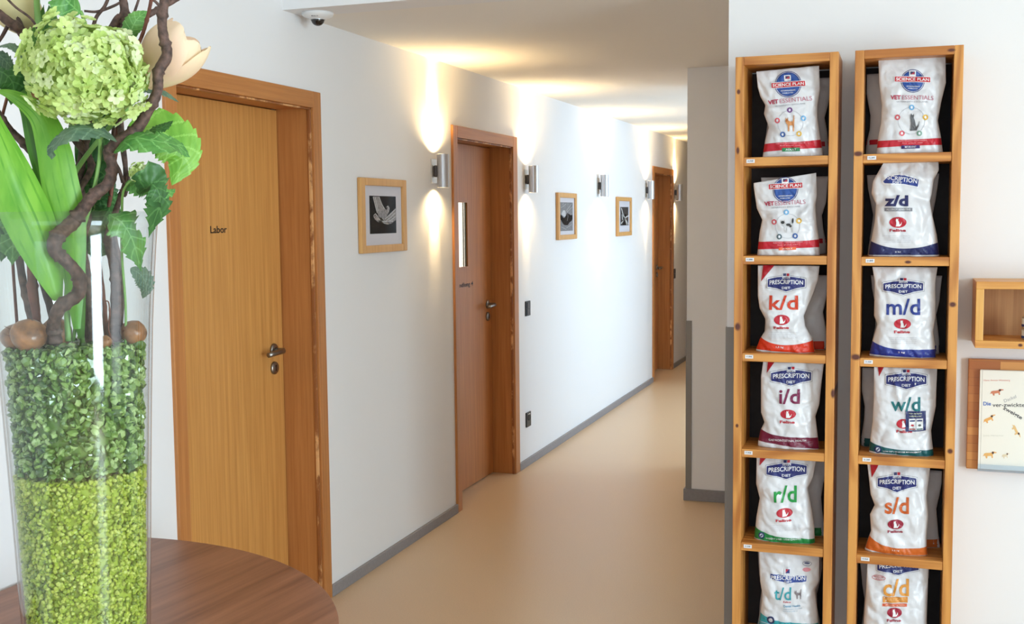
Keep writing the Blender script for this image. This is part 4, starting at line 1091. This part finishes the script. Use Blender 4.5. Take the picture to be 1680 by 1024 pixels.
# ---- plant materials
def leafmat(name, c1, c2, rough=.42, scale=9, trans=.25):
    m = mat(name, c1, rough, spec=.4)
    nt = m.node_tree; N = nt.nodes; L = nt.links; b = N['Principled BSDF']
    tc = N.new('ShaderNodeTexCoord'); n = N.new('ShaderNodeTexNoise'); n.inputs['Scale'].default_value = scale*4; n.inputs['Detail'].default_value = 4
    mp = N.new('ShaderNodeMapping'); mp.inputs['Scale'].default_value = (1, 1, .35)
    L.new(tc.outputs['Object'], mp.inputs[0]); L.new(mp.outputs[0], n.inputs['Vector'])
    r = N.new('ShaderNodeValToRGB'); r.color_ramp.elements[0].position = .35; r.color_ramp.elements[1].position = .65
    r.color_ramp.elements[0].color = lin(c1)+(1,); r.color_ramp.elements[1].color = lin(c2)+(1,)
    L.new(n.outputs['Fac'], r.inputs[0]); L.new(r.outputs[0], b.inputs['Base Color'])
    tr = N.new('ShaderNodeBsdfTranslucent'); mx = N.new('ShaderNodeMixShader'); mx.inputs[0].default_value = trans
    L.new(r.outputs[0], tr.inputs[0]); L.new(b.outputs[0], mx.inputs[1]); L.new(tr.outputs[0], mx.inputs[2])
    L.new(mx.outputs[0], N['Material Output'].inputs[0])
    return m
LEAFD = leafmat('dark_green_leaf', (44, 88, 44), (70, 118, 60))
LEAFG = leafmat('grey_green_leaf', (84, 112, 92), (112, 140, 112))
LEAFM = leafmat('mid_green_leaf', (76, 136, 66), (112, 168, 84))
LEAFB = leafmat('bright_green_leaf', (112, 172, 60), (146, 200, 84))
TULL = leafmat('tulip_leaf_green', (96, 162, 50), (138, 196, 74), .36, 6)
TULD = leafmat('tulip_leaf_dark', (66, 112, 44), (92, 142, 56), .36, 6)
VEINS = {}
for m_, c_, d_ in ((LEAFD, (76, 124, 66), (92, 140, 78)), (LEAFG, (116, 144, 118), (130, 156, 130)), (LEAFM, (118, 176, 96), (136, 190, 112)), (LEAFB, (140, 196, 86), (160, 210, 104)), (TULL, (92, 158, 48), (132, 190, 72)), (TULD, (62, 108, 42), (88, 138, 54))):
    VEINS[m_.name] = leafmat(m_.name+'_vein', c_, d_)
STEM = mat('green_stem', (122, 164, 84), .45, var=.1, scale=30)
BARK = mat('dark_twig_bark', (88, 66, 58), .7, var=.6, scale=110, bump=.6, dist=.003)
BARKR = mat('red_brown_twig_bark', (110, 62, 46), .7, var=.3, scale=60, bump=.6, dist=.003)
BULB = mat('brown_bulb_skin', (146, 98, 62), .30, var=.6, scale=45, bump=.7, dist=.003)
PETC = leafmat('cream_pink_petal', (252, 238, 204), (250, 222, 196), .5, 5, .35)
PETY = leafmat('cream_green_petal', (226, 214, 160), (240, 228, 186), .5, 3, .35)
FLO = [leafmat('pale_lime_floret_%d' % i, c, c2, .5, 8, .3) for i, (c, c2) in enumerate([((206, 224, 140), (222, 236, 164)), ((192, 214, 118), (212, 230, 150)), ((222, 234, 176), (234, 242, 200))])]

def smooth(pts, n=8):
    """Catmull-Rom through points"""
    P = [np.array(p, float) for p in pts]; P = [2*P[0]-P[1]]+P+[2*P[-1]-P[-2]]; out = []
    for i in range(1, len(P)-2):
        for k in range(n):
            t = k/n
            out.append(.5*((2*P[i])+(-P[i-1]+P[i+1])*t+(2*P[i-1]-5*P[i]+4*P[i+1]-P[i+2])*t*t+(-P[i-1]+3*P[i]-3*P[i+1]+P[i+2])*t**3))
    out.append(P[-2]); return out
V3N = np.array([VN[0], VN[1], 0.]); V3R = np.array([VR[0], VR[1], 0.])
PXM = np.linalg.norm(W(131, 400)-W(130, 400))   # metres per pixel at the vase
def leaf(parent, name, spine, width, m, face=(0, 0, 1.), saw=0, sawamp=.12, lobes=0, cup=.12, nA=21, wave=.0, seed=0, tulip=False, droop=0.):
    """spine: list of (px, py, d). width in px. face: leaf normal as (right, up, towards camera)"""
    S = smooth([W(*p) for p in spine], 10); n = len(S)-1
    nf = np.array(face, float); nf = nf[0]*V3R+nf[1]*np.array([0, 0, 1.])+nf[2]*V3N; nf /= np.linalg.norm(nf)
    rows = []; R = random.Random(seed)
    sub = 3 if saw else 1
    S2 = []
    for i in range(n):
        for k in range(sub): S2.append(S[i]+(S[i+1]-S[i])*k/sub)
    S2.append(S[n]); n = len(S2)-1
    for i, p in enumerate(S2):
        t = i/n
        tg = S2[min(i+1, n)]-S2[max(i-1, 0)]; tg /= np.linalg.norm(tg)
        sd = np.cross(tg, nf); sd /= (np.linalg.norm(sd)+1e-9); nn = np.cross(sd, tg)
        if tulip: wv = math.sin(PI*min(1, (t*.96+.04))**.85)**1.05
        else: wv = math.sin(PI*t**.72)**.85 if 0 < t < 1 else 0
        if lobes: wv *= (1+.32*math.cos(2*PI*t*lobes+PI))
        hw = width*PXM/2*max(wv, .015)
        row = []
        for j in range(nA+1):
            q = j/nA*2-1
            e_ = abs(q)
            h = hw
            if saw: h = hw*(1+sawamp*(((t*saw) % 1)*-1+.5)*e_**4)
            off = -cup*hw*(e_**1.5)*1.0
            off += wave*hw*math.sin(t*9+seed)*e_**2
            if saw: off += .05*hw*math.sin(PI*((t*7+e_*2.2) % 1))
            back = -(.22*hw*e_ if saw else 0)
            row.append(p+sd*q*h+nn*(off+.0)+tg*(-back))
        rows.append(row)
    b = MB(); b.grid(rows)
    if tulip:
        b.mi = [1 if (f % nA) % 5 == 2 else 0 for f in range(len(b.f))]
    else:
        for f in range(len(b.f)):
            i_, j_ = divmod(f, nA); t = i_/n; e_ = abs((j_+.5)/nA*2-1)
            if abs(j_+.5-nA/2) < .6 or ((t*7-e_*.8) % 1) < .15: b.mi[f] = 1
    return b.build(name, [m, VEINS[m.name]], parent, smooth=True, recalc=False)
def veined(parent, spine, width, m, **kw):
    o = leaf(parent, 'leaf', spine, width, m, saw=kw.pop('saw', 9), sawamp=kw.pop('sawamp', .30), **kw)
    S = smooth([W(x, y, d_+.0006) for x, y, d_ in spine], 6)
    return o

# ---- bulbs on the gravel
def bulb_mesh(parent, name, c, r, tilt=(0, 0), stretch=1.1, seed=0):
    b = MB(); rows = []; R = random.Random(seed)
    ax = Vector((tilt[0], tilt[1], 1)).normalized(); q = ax.to_track_quat('Z', 'Y')
    for i in range(17):
        t = i/16; a = PI*t
        rad = r*math.sin(a)**.8*(1-.12*math.cos(a)); z = -math.cos(a)*r*.85*stretch + (r*.22*max(0, t-.82)/.18 if t > .82 else 0)
        if t > .88: rad = max(rad*.8, r*.06 if t < 1 else r*.05)
        row = []
        for k in range(24):
            an = 2*PI*k/24
            v = Vector((rad*math.cos(an)*(1+.04*math.sin(3*an+seed)), rad*math.sin(an), z)); v.rotate(q)
            row.append(tuple(v+Vector(c)))
        rows.append(row)
    b.grid(rows, closed=True)
    return b.build(name, BULB, parent, smooth=True)
# loose bulbs
for (x, y, r, d_, s, tl, lb) in ((44, 556, 30, .055, 1, (.5, -.2), 'largest brown bulb lying on the green chips at the left of the vase'),
                             (12, 548, 24, .02, 2, (-.4, .3), 'brown bulb half hidden behind the largest bulb at the vase edge'),
                             (172, 562, 12, .07, 3, (.2, .2), 'small brown bulb lying low in the middle of the vase'),
                             (226, 552, 23, .02, 4, (.5, .1), 'brown bulb lying on the green chips at the right of the vase')):
    c = W(x, y, d_)
    # keep inside the glass
    v = np.array([c[0]-VC[0], c[1]-VC[1]]); mr = vrad(c[2])-GT-r*PXM-.004
    L_ = np.linalg.norm(v)
    if L_ > mr: v = v/L_*mr
    c = (VC[0]+v[0], VC[1]+v[1], GZ1+r*PXM*.80)
    e = thing('bulb', lb, 'flower bulb', (c[0], c[1], GZ1), 'brown bulbs on the gravel')
    bulb_mesh(e, 'bulb_body', c, r*PXM, tl, 1.0, s)
    R = random.Random(s)
    rt_ = MB()
    for k in range(7):
        a = R.random()*2*PI; p0 = np.array(c)+np.array([tl[0]*-1, tl[1]*-1, 0])*r*PXM*.5
        pts = [p0]
        dr = np.array([math.cos(a), math.sin(a), R.uniform(-.1, .5)])
        for i in range(5): pts.append(pts[-1]+dr*r*PXM*.22+np.array([R.uniform(-1, 1), R.uniform(-1, 1), R.uniform(-.4, .8)])*r*PXM*.08)
        lim = []
        for p in pts:
            v = np.array([p[0]-VC[0], p[1]-VC[1]]); l_ = np.linalg.norm(v); mm_ = vrad(p[2])-GT-.003
            if l_ > mm_: v = v/l_*mm_
            lim.append((VC[0]+v[0], VC[1]+v[1], max(p[2], GZ1+.002)))
        rt_.tube(lim, [.0012, .0011, .001, .0009, .0007, .0005], 5)
    rt_.build('roots', BARKR, e, smooth=True)

# ---- curly twigs
def inside(p, margin=.004):
    if p[2] < RIM+.01:
        v = np.array([p[0]-VC[0], p[1]-VC[1]]); l_ = np.linalg.norm(v); mm_ = vrad(min(p[2], RIM))-GT-margin
        if l_ > mm_: v = v/l_*mm_
        return np.array([VC[0]+v[0], VC[1]+v[1], p[2]])
    return p
def twig(label, path, radii, m=BARK, branches=(), group='curly twigs in the vase'):
    P = smooth([W(*p) for p in path], 7)
    rad = np.interp(np.linspace(0, 1, len(P)), np.linspace(0, 1, len(radii)), radii)*PXM
    P = [inside(p, r+.003) for p, r in zip(P, rad)]
    R = random.Random(len(label)); rad = [r*(1+R.uniform(-.07, .07)+(.28 if i % 11 == 5 else 0)) for i, r in enumerate(rad)]
    base = P[0]
    e = thing('twig', label, 'twig', tuple(base), group)
    MB().tube(P, rad, 10).build('stem', m, e, smooth=True)
    for bp, br in branches:
        Q = smooth([W(*p) for p in bp], 6)
        rd = np.interp(np.linspace(0, 1, len(Q)), np.linspace(0, 1, len(br)), br)*PXM
        Q = [inside(p, r+.003) for p, r in zip(Q, rd)]
        MB().tube(Q, list(rd), 8).build('side_twig', m, e, smooth=True)
    return e
twig('thickest twisting grey-brown twig winding up to the top right in front of the tulip',
     [(90, 562, .05), (88, 535, .06), (98, 505, .085), (128, 482, .09), (128, 452, .09), (108, 428, .09), (90, 410, .09), (94, 388, .085), (118, 366, .06), (134, 346, .065), (152, 322, .07), (178, 300, .07), (184, 272, .07), (178, 252, .07), (196, 232, .08), (222, 214, .09), (242, 184, .10), (258, 150, .11), (260, 118, .11), (274, 90, .11), (268, 58, .11), (266, 30, .11), (272, -10, .11)],
     [13, 11, 12, 10, 12, 13, 11, 10, 9, 11, 9, 8.5, 9, 8, 8])
twig('dark twig leaning from the upper left corner down behind the hydrangea-like flower',
     [(60, 575, -.03), (56, 540, -.03), (46, 500, -.03), (34, 440, -.04), (30, 380, -.04), (48, 300, -.04), (68, 270, -.03), (40, 236, -.03), (18, 214, -.03), (-6, 180, -.02)], [8, 8, 7, 7, 7, 8, 9, 7, 6, 5])
twig('thick dark twig crossing the top left corner behind the flower stems',
     [(84, 570, -.05), (86, 520, -.05), (64, 440, -.05), (62, 380, -.05), (78, 320, -.06), (84, 250, -.06), (66, 170, -.05), (48, 80, -.03), (36, 52, -.02), (12, 34, .0), (-14, 12, .0)], [7, 7, 6, 6, 6, 7, 8, 9, 9, 8, 7],
     branches=(([(46, 76, -.03), (34, 40, -.03), (20, 10, -.03), (10, -12, -.03)], [5, 4, 4, 4]), ([(70, 62, .02), (52, 32, .02), (26, 12, .02), (8, -6, .02)], [2.5, 2, 2, 2]), ([(14, 40, -.03), (2, 62, -.03), (-12, 80, -.03)], [3.5, 3, 3])))
twig('red-brown straight stem standing left in the vase',
     [(62, 568, .01), (60, 520, .01), (54, 480, .01), (52, 440, .0), (44, 400, .0), (30, 330, -.02), (22, 260, -.03)], [7, 7, 9, 8, 6, 5, 4], BARKR)
twig('dark twig rising through the middle to the top behind the flower',
     [(152, 575, -.02), (140, 520, -.02), (132, 460, -.02), (136, 400, -.02), (142, 350, -.02), (130, 300, -.02), (138, 240, -.03), (150, 200, -.03), (160, 120, -.04), (178, 60, -.04), (196, 30, -.04), (206, 44, -.04), (204, 14, -.04), (200, -12, -.04)], [9, 8, 7, 7, 8, 7, 8, 7, 7, 7, 8, 8, 8, 7],
     branches=(([(150, 118, -.05), (154, 40, -.04), (172, 10, -.04), (180, -10, -.04)], [3, 3.5, 3, 3]), ([(138, 18, -.04), (160, 19, -.04), (186, 10, -.04), (200, 2, -.04)], [2, 2.5, 2.5, 2]), ([(108, 50, -.05), (116, 30, -.05), (124, 16, -.05)], [5, 5, 4])))
twig('thick brown twig standing right of centre in the vase',
     [(186, 560, .0), (190, 520, .0), (190, 470, .0), (186, 430, .0), (178, 390, .0), (192, 340, .0), (206, 290, .01), (200, 230, .02), (196, 190, .02)], [14, 11, 9, 9, 8, 5, 4, 6, 6], BARK,
     branches=(([(202, 300, .02), (196, 280, .02), (190, 268, .02)], [3.5, 3, 2.5]), ([(198, 310, .02), (206, 320, .02), (214, 276, .02)], [3.5, 2.5, 2.5])))
twig('thin reddish twig curving in front of the green leaf by the tulip',
     [(176, 560, -.06), (168, 480, -.06), (162, 400, -.06), (180, 330, -.05), (190, 240, -.05), (200, 160, -.03), (212, 96, .05), (226, 74, .06), (236, 50, .06), (244, 20, .06), (250, -10, .06)], [5, 5, 4, 4, 4, 4, 3, 3.2, 3.2, 3, 3], BARKR)
twig('dark twig leaning to the top right above the cream tulip',
     [(196, 560, -.08), (200, 460, -.08), (186, 380, -.07), (176, 300, -.07), (186, 220, -.07), (190, 120, -.07), (196, 44, -.06), (222, 38, -.06), (244, 24, -.06), (270, 10, -.06), (300, -8, -.06)], [5, 5, 5, 4, 4, 4, 5, 5, 6, 5, 5],
     branches=(([(216, 36, -.06), (222, 16, -.06), (230, -8, -.06)], [2.5, 2.5, 2]), ([(262, 10, -.06), (254, 2, -.06), (246, -2, -.06)], [3, 2.5, 2])))
twig('curved grey twig in the middle of the vase, beside the white reflection',
     [(150, 560, -.01), (152, 520, .0), (146, 470, .0), (138, 420, .0), (128, 390, .0), (124, 360, .0), (126, 320, -.01), (150, 270, -.02), (120, 220, -.02), (128, 180, -.02)], [6, 7, 7, 7, 8, 7, 6, 6, 8, 6])
# dry tendrils
twig('thin dry curled tendril beside the right bulb',
     [(186, 566, .04), (178, 540, .05), (180, 515, .05), (178, 496, .05), (172, 494, .05)], [1.6, 1.5, 1.4, 1.2, 1], BARKR)

# ---- viburnum stems
def floret(b, c, nrm, r, mi, R):
    """five rounded petals"""
    n = Vector(nrm).normalized(); a = n.orthogonal().normalized(); a.rotate(Matrix.Rotation(R.random()*6.28, 3, n)); t = n.cross(a)
    c = Vector(c)
    for k in range(5):
        an = 2*PI*k/5
        d1 = a*math.cos(an)+t*math.sin(an); d2 = n.cross(d1)
        m_ = c+d1*r*.60+n*r*.06
        vs = [m_]+[c+d1*r*(.62+.46*math.cos(q))+d2*r*.43*math.sin(q)+n*r*(.10+.22*abs(math.sin(q))+.12*math.cos(q)) for q in [2*PI*i/9 for i in range(9)]]
        b.add([tuple(v) for v in vs], [(0, 1+i, 1+(i+1) % 9) for i in range(9)], mi)
def flower_ball(parent, name, c, rx, rz, r, count, seed):
    R = random.Random(seed); b = MB()
    c = np.array(c)
    for i in range(count):
        ph = math.acos(1-2*(i+.5)/count); th = PI*(1+5**.5)*i
        nx_, ny_, nz_ = math.sin(ph)*math.cos(th), math.sin(ph)*math.sin(th), math.cos(ph)
        lump = 1+.32*noise.noise(Vector((nx_*2.6, ny_*2.6, nz_*2.6+seed)))+R.uniform(-.09, .05)
        p = c+np.array([nx_*rx, ny_*rx, nz_*rz])*lump
        nn = Vector((nx_+R.uniform(-.5, .5), ny_+R.uniform(-.5, .5), nz_+R.uniform(-.5, .5)))
        floret(b, p, nn, r*R.uniform(.8, 1.25), R.choice([0, 0, 1, 1, 2]), R)
    # soft green core
    rows = []
    for i in range(9):
        a = PI*i/8; rows.append([tuple(c+np.array([math.sin(a)*math.cos(q)*rx*.78, math.sin(a)*math.sin(q)*rx*.78, -math.cos(a)*rz*.78])) for q in [2*PI*k/14 for k in range(14)]])
    b.grid(rows, closed=True, mi=1)
    return b.build(name, FLO, parent, smooth=False, recalc=False)
hc = W(141, 117, .10)
root = inside(W(120, 560, .01), .01)
e = thing('viburnum_stem', 'lime-green snowball flower stem with dark toothed leaves, in front in the vase', 'flower', tuple(root))
P = smooth([root, inside(W(128, 500, .02), .01), inside(W(126, 420, .03), .01), W(150, 330, .05), W(164, 250, .06), W(158, 200, .08), hc], 6)
MB().tube([tuple(p) for p in P], .0032, 8).build('stem', STEM, e, smooth=True)
flower_ball(e, 'flower_head', hc, 88*PXM, 78*PXM, .0122, 430, 4)
veined(e, [(192, 232, .10), (160, 214, .12), (120, 214, .13), (88, 240, .11), (84, 262, .10)], 44, LEAFG, face=(-.1, .8, .7), seed=1, wave=.2, lobes=0)
veined(e, [(186, 250, .08), (214, 228, .11), (256, 232, .12), (292, 240, .10), (312, 258, .09)], 52, LEAFM, face=(.1, .7, .8), seed=2, wave=.15)
o = veined(e, [(206, 222, .03), (250, 212, .03), (286, 232, .03), (300, 260, .03), (282, 304, .03)], 92, LEAFB, face=(.1, .3, 1), seed=3, wave=.1, saw=12, sawamp=.15)
veined(e, [(232, 230, .05), (250, 216, .06), (268, 208, .06), (284, 198, .05)], 26, LEAFD, face=(0, .8, .6), seed=4)
veined(e, [(170, 100, -.02), (150, 270, -.04), (170, 310, -.05), (160, 344, -.05)], 60, LEAFD, face=(0, .2, 1), seed=5)
root2 = inside(W(206, 565, .03), .01)
e = thing('viburnum_stem', 'stem with a tiny budding green cluster and toothed leaves over the right vase rim', 'flower', tuple(root2))
P = smooth([root2, inside(W(206, 500, .03), .01), inside(W(200, 420, .04), .01), inside(W(200, 350, .06), .01), W(204, 310, .08), W(228, 286, .10)], 6)
MB().tube([tuple(p) for p in P], .0022, 8).build('stem', STEM, e, smooth=True)
flower_ball(e, 'flower_bud_cluster', W(229, 283, .11), 15*PXM, 14*PXM, .0045, 60, 8)
veined(e, [(226, 318, .10), (250, 304, .13), (262, 330, .13), (244, 390, .11)], 56, LEAFD, face=(.5, .1, .9), seed=6, lobes=2, saw=11, sawamp=.4)
veined(e, [(246, 300, .10), (262, 312, .12), (276, 316, .12), (288, 310, .11)], 22, LEAFM, face=(0, .5, .9), seed=7, saw=6, sawamp=.5)
veined(e, [(206, 300, .06), (224, 300, .09), (240, 306, .09), (256, 318, .09)], 44, LEAFM, face=(0, .3, 1), seed=8)
veined(e, [(178, 352, .07), (200, 366, .09), (218, 396, .08), (232, 446, .05)], 50, LEAFM, face=(.2, .2, 1), seed=9, lobes=2)
veined(e, [(214, 440, .03), (232, 452, .03), (240, 470, .03), (234, 490, .03)], 32, LEAFG, face=(0, .2, 1), seed=10)
root3 = inside(W(160, 565, -.05), .01)
e = thing('viburnum_stem', 'dark leafy stem rising behind the snowball flower to the top edge', 'leafy stem', tuple(root3))
P = smooth([root3, inside(W(160, 480, -.05), .01), inside(W(154, 380, -.05), .01), W(160, 280, -.06), W(176, 160, -.06), W(140, 40, .02), W(132, 18, .03)], 6)
MB().tube([tuple(p) for p in P], .003, 8).build('stem', STEM, e, smooth=True)
veined(e, [(132, 22, .03), (112, 4, .05), (100, -10, .05), (76, -16, .04)], 56, LEAFM, face=(0, .2, 1), seed=11, sawamp=.1)
veined(e, [(212, 70, .0), (216, 48, .01), (226, 30, .01), (242, 18, .0)], 34, LEAFM, face=(.3, .2, 1), seed=12, sawamp=.15)
veined(e, [(190, 300, -.04), (170, 290, -.03), (150, 310, -.03), (134, 344, -.03)], 64, LEAFD, face=(0, .2, 1), seed=13)
veined(e, [(180, 340, -.04), (166, 370, -.02), (160, 400, -.02), (156, 430, -.03)], 60, LEAFD, face=(0, .1, 1), seed=14, lobes=2)
veined(e, [(214, 150, -.03), (240, 146, -.02), (268, 152, -.02), (294, 168, -.02)], 24, LEAFG, face=(0, .8, .6), seed=15)
veined(e, [(196, 320, -.05), (180, 330, -.05), (168, 350, -.05), (160, 370, -.05)], 70, LEAFD, face=(0, .1, 1), seed=21)
veined(e, [(160, 210, -.04), (176, 200, -.03), (186, 190, -.03), (196, 176, -.04)], 30, LEAFG, face=(0, .3, 1), seed=22)
root4 = inside(W(30, 560, -.04), .012)
e = thing('viburnum_stem', 'leafy stem with grey-green toothed leaves at the left edge of the vase', 'leafy stem', tuple(root4))
P = smooth([root4, inside(W(24, 480, -.05), .02), inside(W(18, 400, -.05), .02), W(6, 330, -.05), W(0, 220, -.04), W(14, 150, -.03)], 6)
MB().tube([tuple(p) for p in P], .0026, 8).build('stem', BARKR, e, smooth=True)
veined(e, [(-10, 78, .0), (16, 74, .02), (34, 90, .02), (32, 118, .01)], 20, LEAFG, face=(0, .8, .6), seed=16)
veined(e, [(-20, 84, .0), (0, 92, .01), (14, 106, .01), (24, 120, .0)], 26, LEAFG, face=(0, .5, .8), seed=17)
veined(e, [(-16, 116, -.01), (6, 120, .01), (22, 140, .01), (18, 172, .0)], 50, LEAFD, face=(.1, .2, 1), seed=18)
veined(e, [(34, 350, -.03), (28, 370, -.02), (22, 396, -.02), (20, 436, -.02)], 54, LEAFM, face=(0, .1, 1), seed=19, lobes=2)
veined(e, [(-14, 350, -.03), (-2, 376, -.03), (4, 400, -.03), (2, 430, -.03)], 44, LEAFD, face=(0, .1, 1), seed=20, lobes=2)

# ---- tulips
def petals(parent, c, ax, length, wid, m, seed, n=6, open_=.5):
    R = random.Random(seed); A = Vector(ax).normalized(); u = A.orthogonal().normalized(); v = A.cross(u); c = Vector(c)
    for k in range(n):
        lay = k % 2; an = 2*PI*k/n+R.uniform(-.08, .08); d1 = u*math.cos(an)+v*math.sin(an); d2 = A.cross(d1)
        rows = []; Ln = length*(1-.06*lay)*R.uniform(.96, 1.04)
        for i in range(15):
            t = i/14
            rad = wid*(math.sin(PI*min(1, t*.68+.05))**.8)*(.98-.14*lay)+wid*open_*max(0, t-.7)*1.1
            hgt = Ln*(t**1.0)
            halfw = wid*1.25*(math.sin(PI/2*min(1, (t+.08)/.6))**.8)*(math.sqrt(max(.0, 1-((t-.55)/.47)**2)) if t > .55 else 1)
            row = []
            for j in range(11):
                q = j/10*2-1
                ang_ = q*halfw/max(rad, wid*.5)*.82
                p = c+A*(hgt-.06*Ln*abs(q)**2.5*(t))+(d1*math.cos(ang_)+d2*math.sin(ang_))*max(rad, wid*.10)
                p += d1*(.03*wid*math.sin(q*7+seed+k)*t)
                row.append(tuple(p))
            rows.append(row)
        MB().grid(rows).build('petal', m, parent, smooth=True, recalc=False)
rt5 = inside(W(136, 565, .0), .012)
e = thing('tulip', 'cream and pink open tulip on the right behind the thick twig', 'flower', tuple(rt5))
cb = W(238, 140, .03)
P = smooth([rt5, inside(W(128, 500, .0), .012), inside(W(120, 420, .0), .012), inside(W(112, 350, .0), .012), W(120, 290, .0), W(170, 220, .01), W(220, 165, .02), cb], 6)
MB().tube([tuple(p) for p in P], .0042, 10).build('stem', STEM, e, smooth=True)
ax = W(300, 66, .05)-cb
petals(e, cb, tuple(ax), np.linalg.norm(ax)*1.22, .052, PETC, 3, 6, .0)
leaf(e, 'leaf', [(134, 555, .02), (126, 470, .03), (116, 380, .03), (100, 320, .02), (76, 250, .03), (60, 190, .02), (42, 130, .0), (66, 40, -.02), (72, 8, -.02)], 56, TULD, face=(.25, 0, 1), tulip=True, cup=.35, seed=3)
rt6 = inside(W(112, 560, .04), .012)
e = thing('tulip', 'half-hidden cream tulip in the upper left corner with broad bright leaves', 'flower', tuple(rt6))
cb = W(62, 66, -.04)
P = smooth([rt6, inside(W(110, 500, .03), .012), inside(W(112, 430, .0), .012), inside(W(104, 350, -.02), .012), W(96, 260, -.03), W(80, 180, -.03), W(70, 110, -.03), W(62, 30, -.005), W(60, -14, -.01)], 6)
MB().tube([tuple(p) for p in P], .0052, 10).build('stem', STEM, e, smooth=True)
petals(e, W(72, 58, -.06), tuple(W(-6, -20, -.06)-W(72, 58, -.06)), .11, .042, PETY, 5, 6, .3)
leaf(e, 'leaf', [(96, 492, .07), (78, 430, .08), (56, 370, .08), (34, 320, .08), (12, 262, .08), (-12, 196, .07), (-26, 130, .05)], 84, TULL, face=(.35, .05, 1), tulip=True, cup=.3, seed=1)
leaf(e, 'leaf', [(126, 540, .05), (120, 440, .05), (112, 360, .055), (98, 300, .055), (86, 240, .05), (66, 190, .04), (24, 158, .04), (-16, 146, .03)], 60, TULL, face=(-.1, .1, 1), tulip=True, cup=.3, seed=2)
leaf(e, 'leaf', [(84, 120, -.03), (80, 70, -.03), (84, 30, -.03), (80, 8, -.03)], 30, TULD, face=(.2, 0, 1), tulip=True, cup=.3, seed=4)
# bulb tied among the stems above the rim
c = W(67, 166, -.005)
e = thing('bulb', 'brown bulb hanging among the stems below the snowball flower', 'flower bulb', tuple(c), 'brown bulbs among the stems')
bulb_mesh(e, 'bulb_body', tuple(c), 21*PXM, (.3, .2), 1.05, 9)
c = (W(92, 546, -.01))
e = thing('bulb', 'brown bulb with peeling skin at the foot of the twisted twig', 'flower bulb', (c[0], c[1], GZ1), 'brown bulbs among the stems')
bulb_mesh(e, 'bulb_body', (c[0], c[1], GZ1+24*PXM*.8), 26*PXM, (-.2, .2), 1.2, 12)
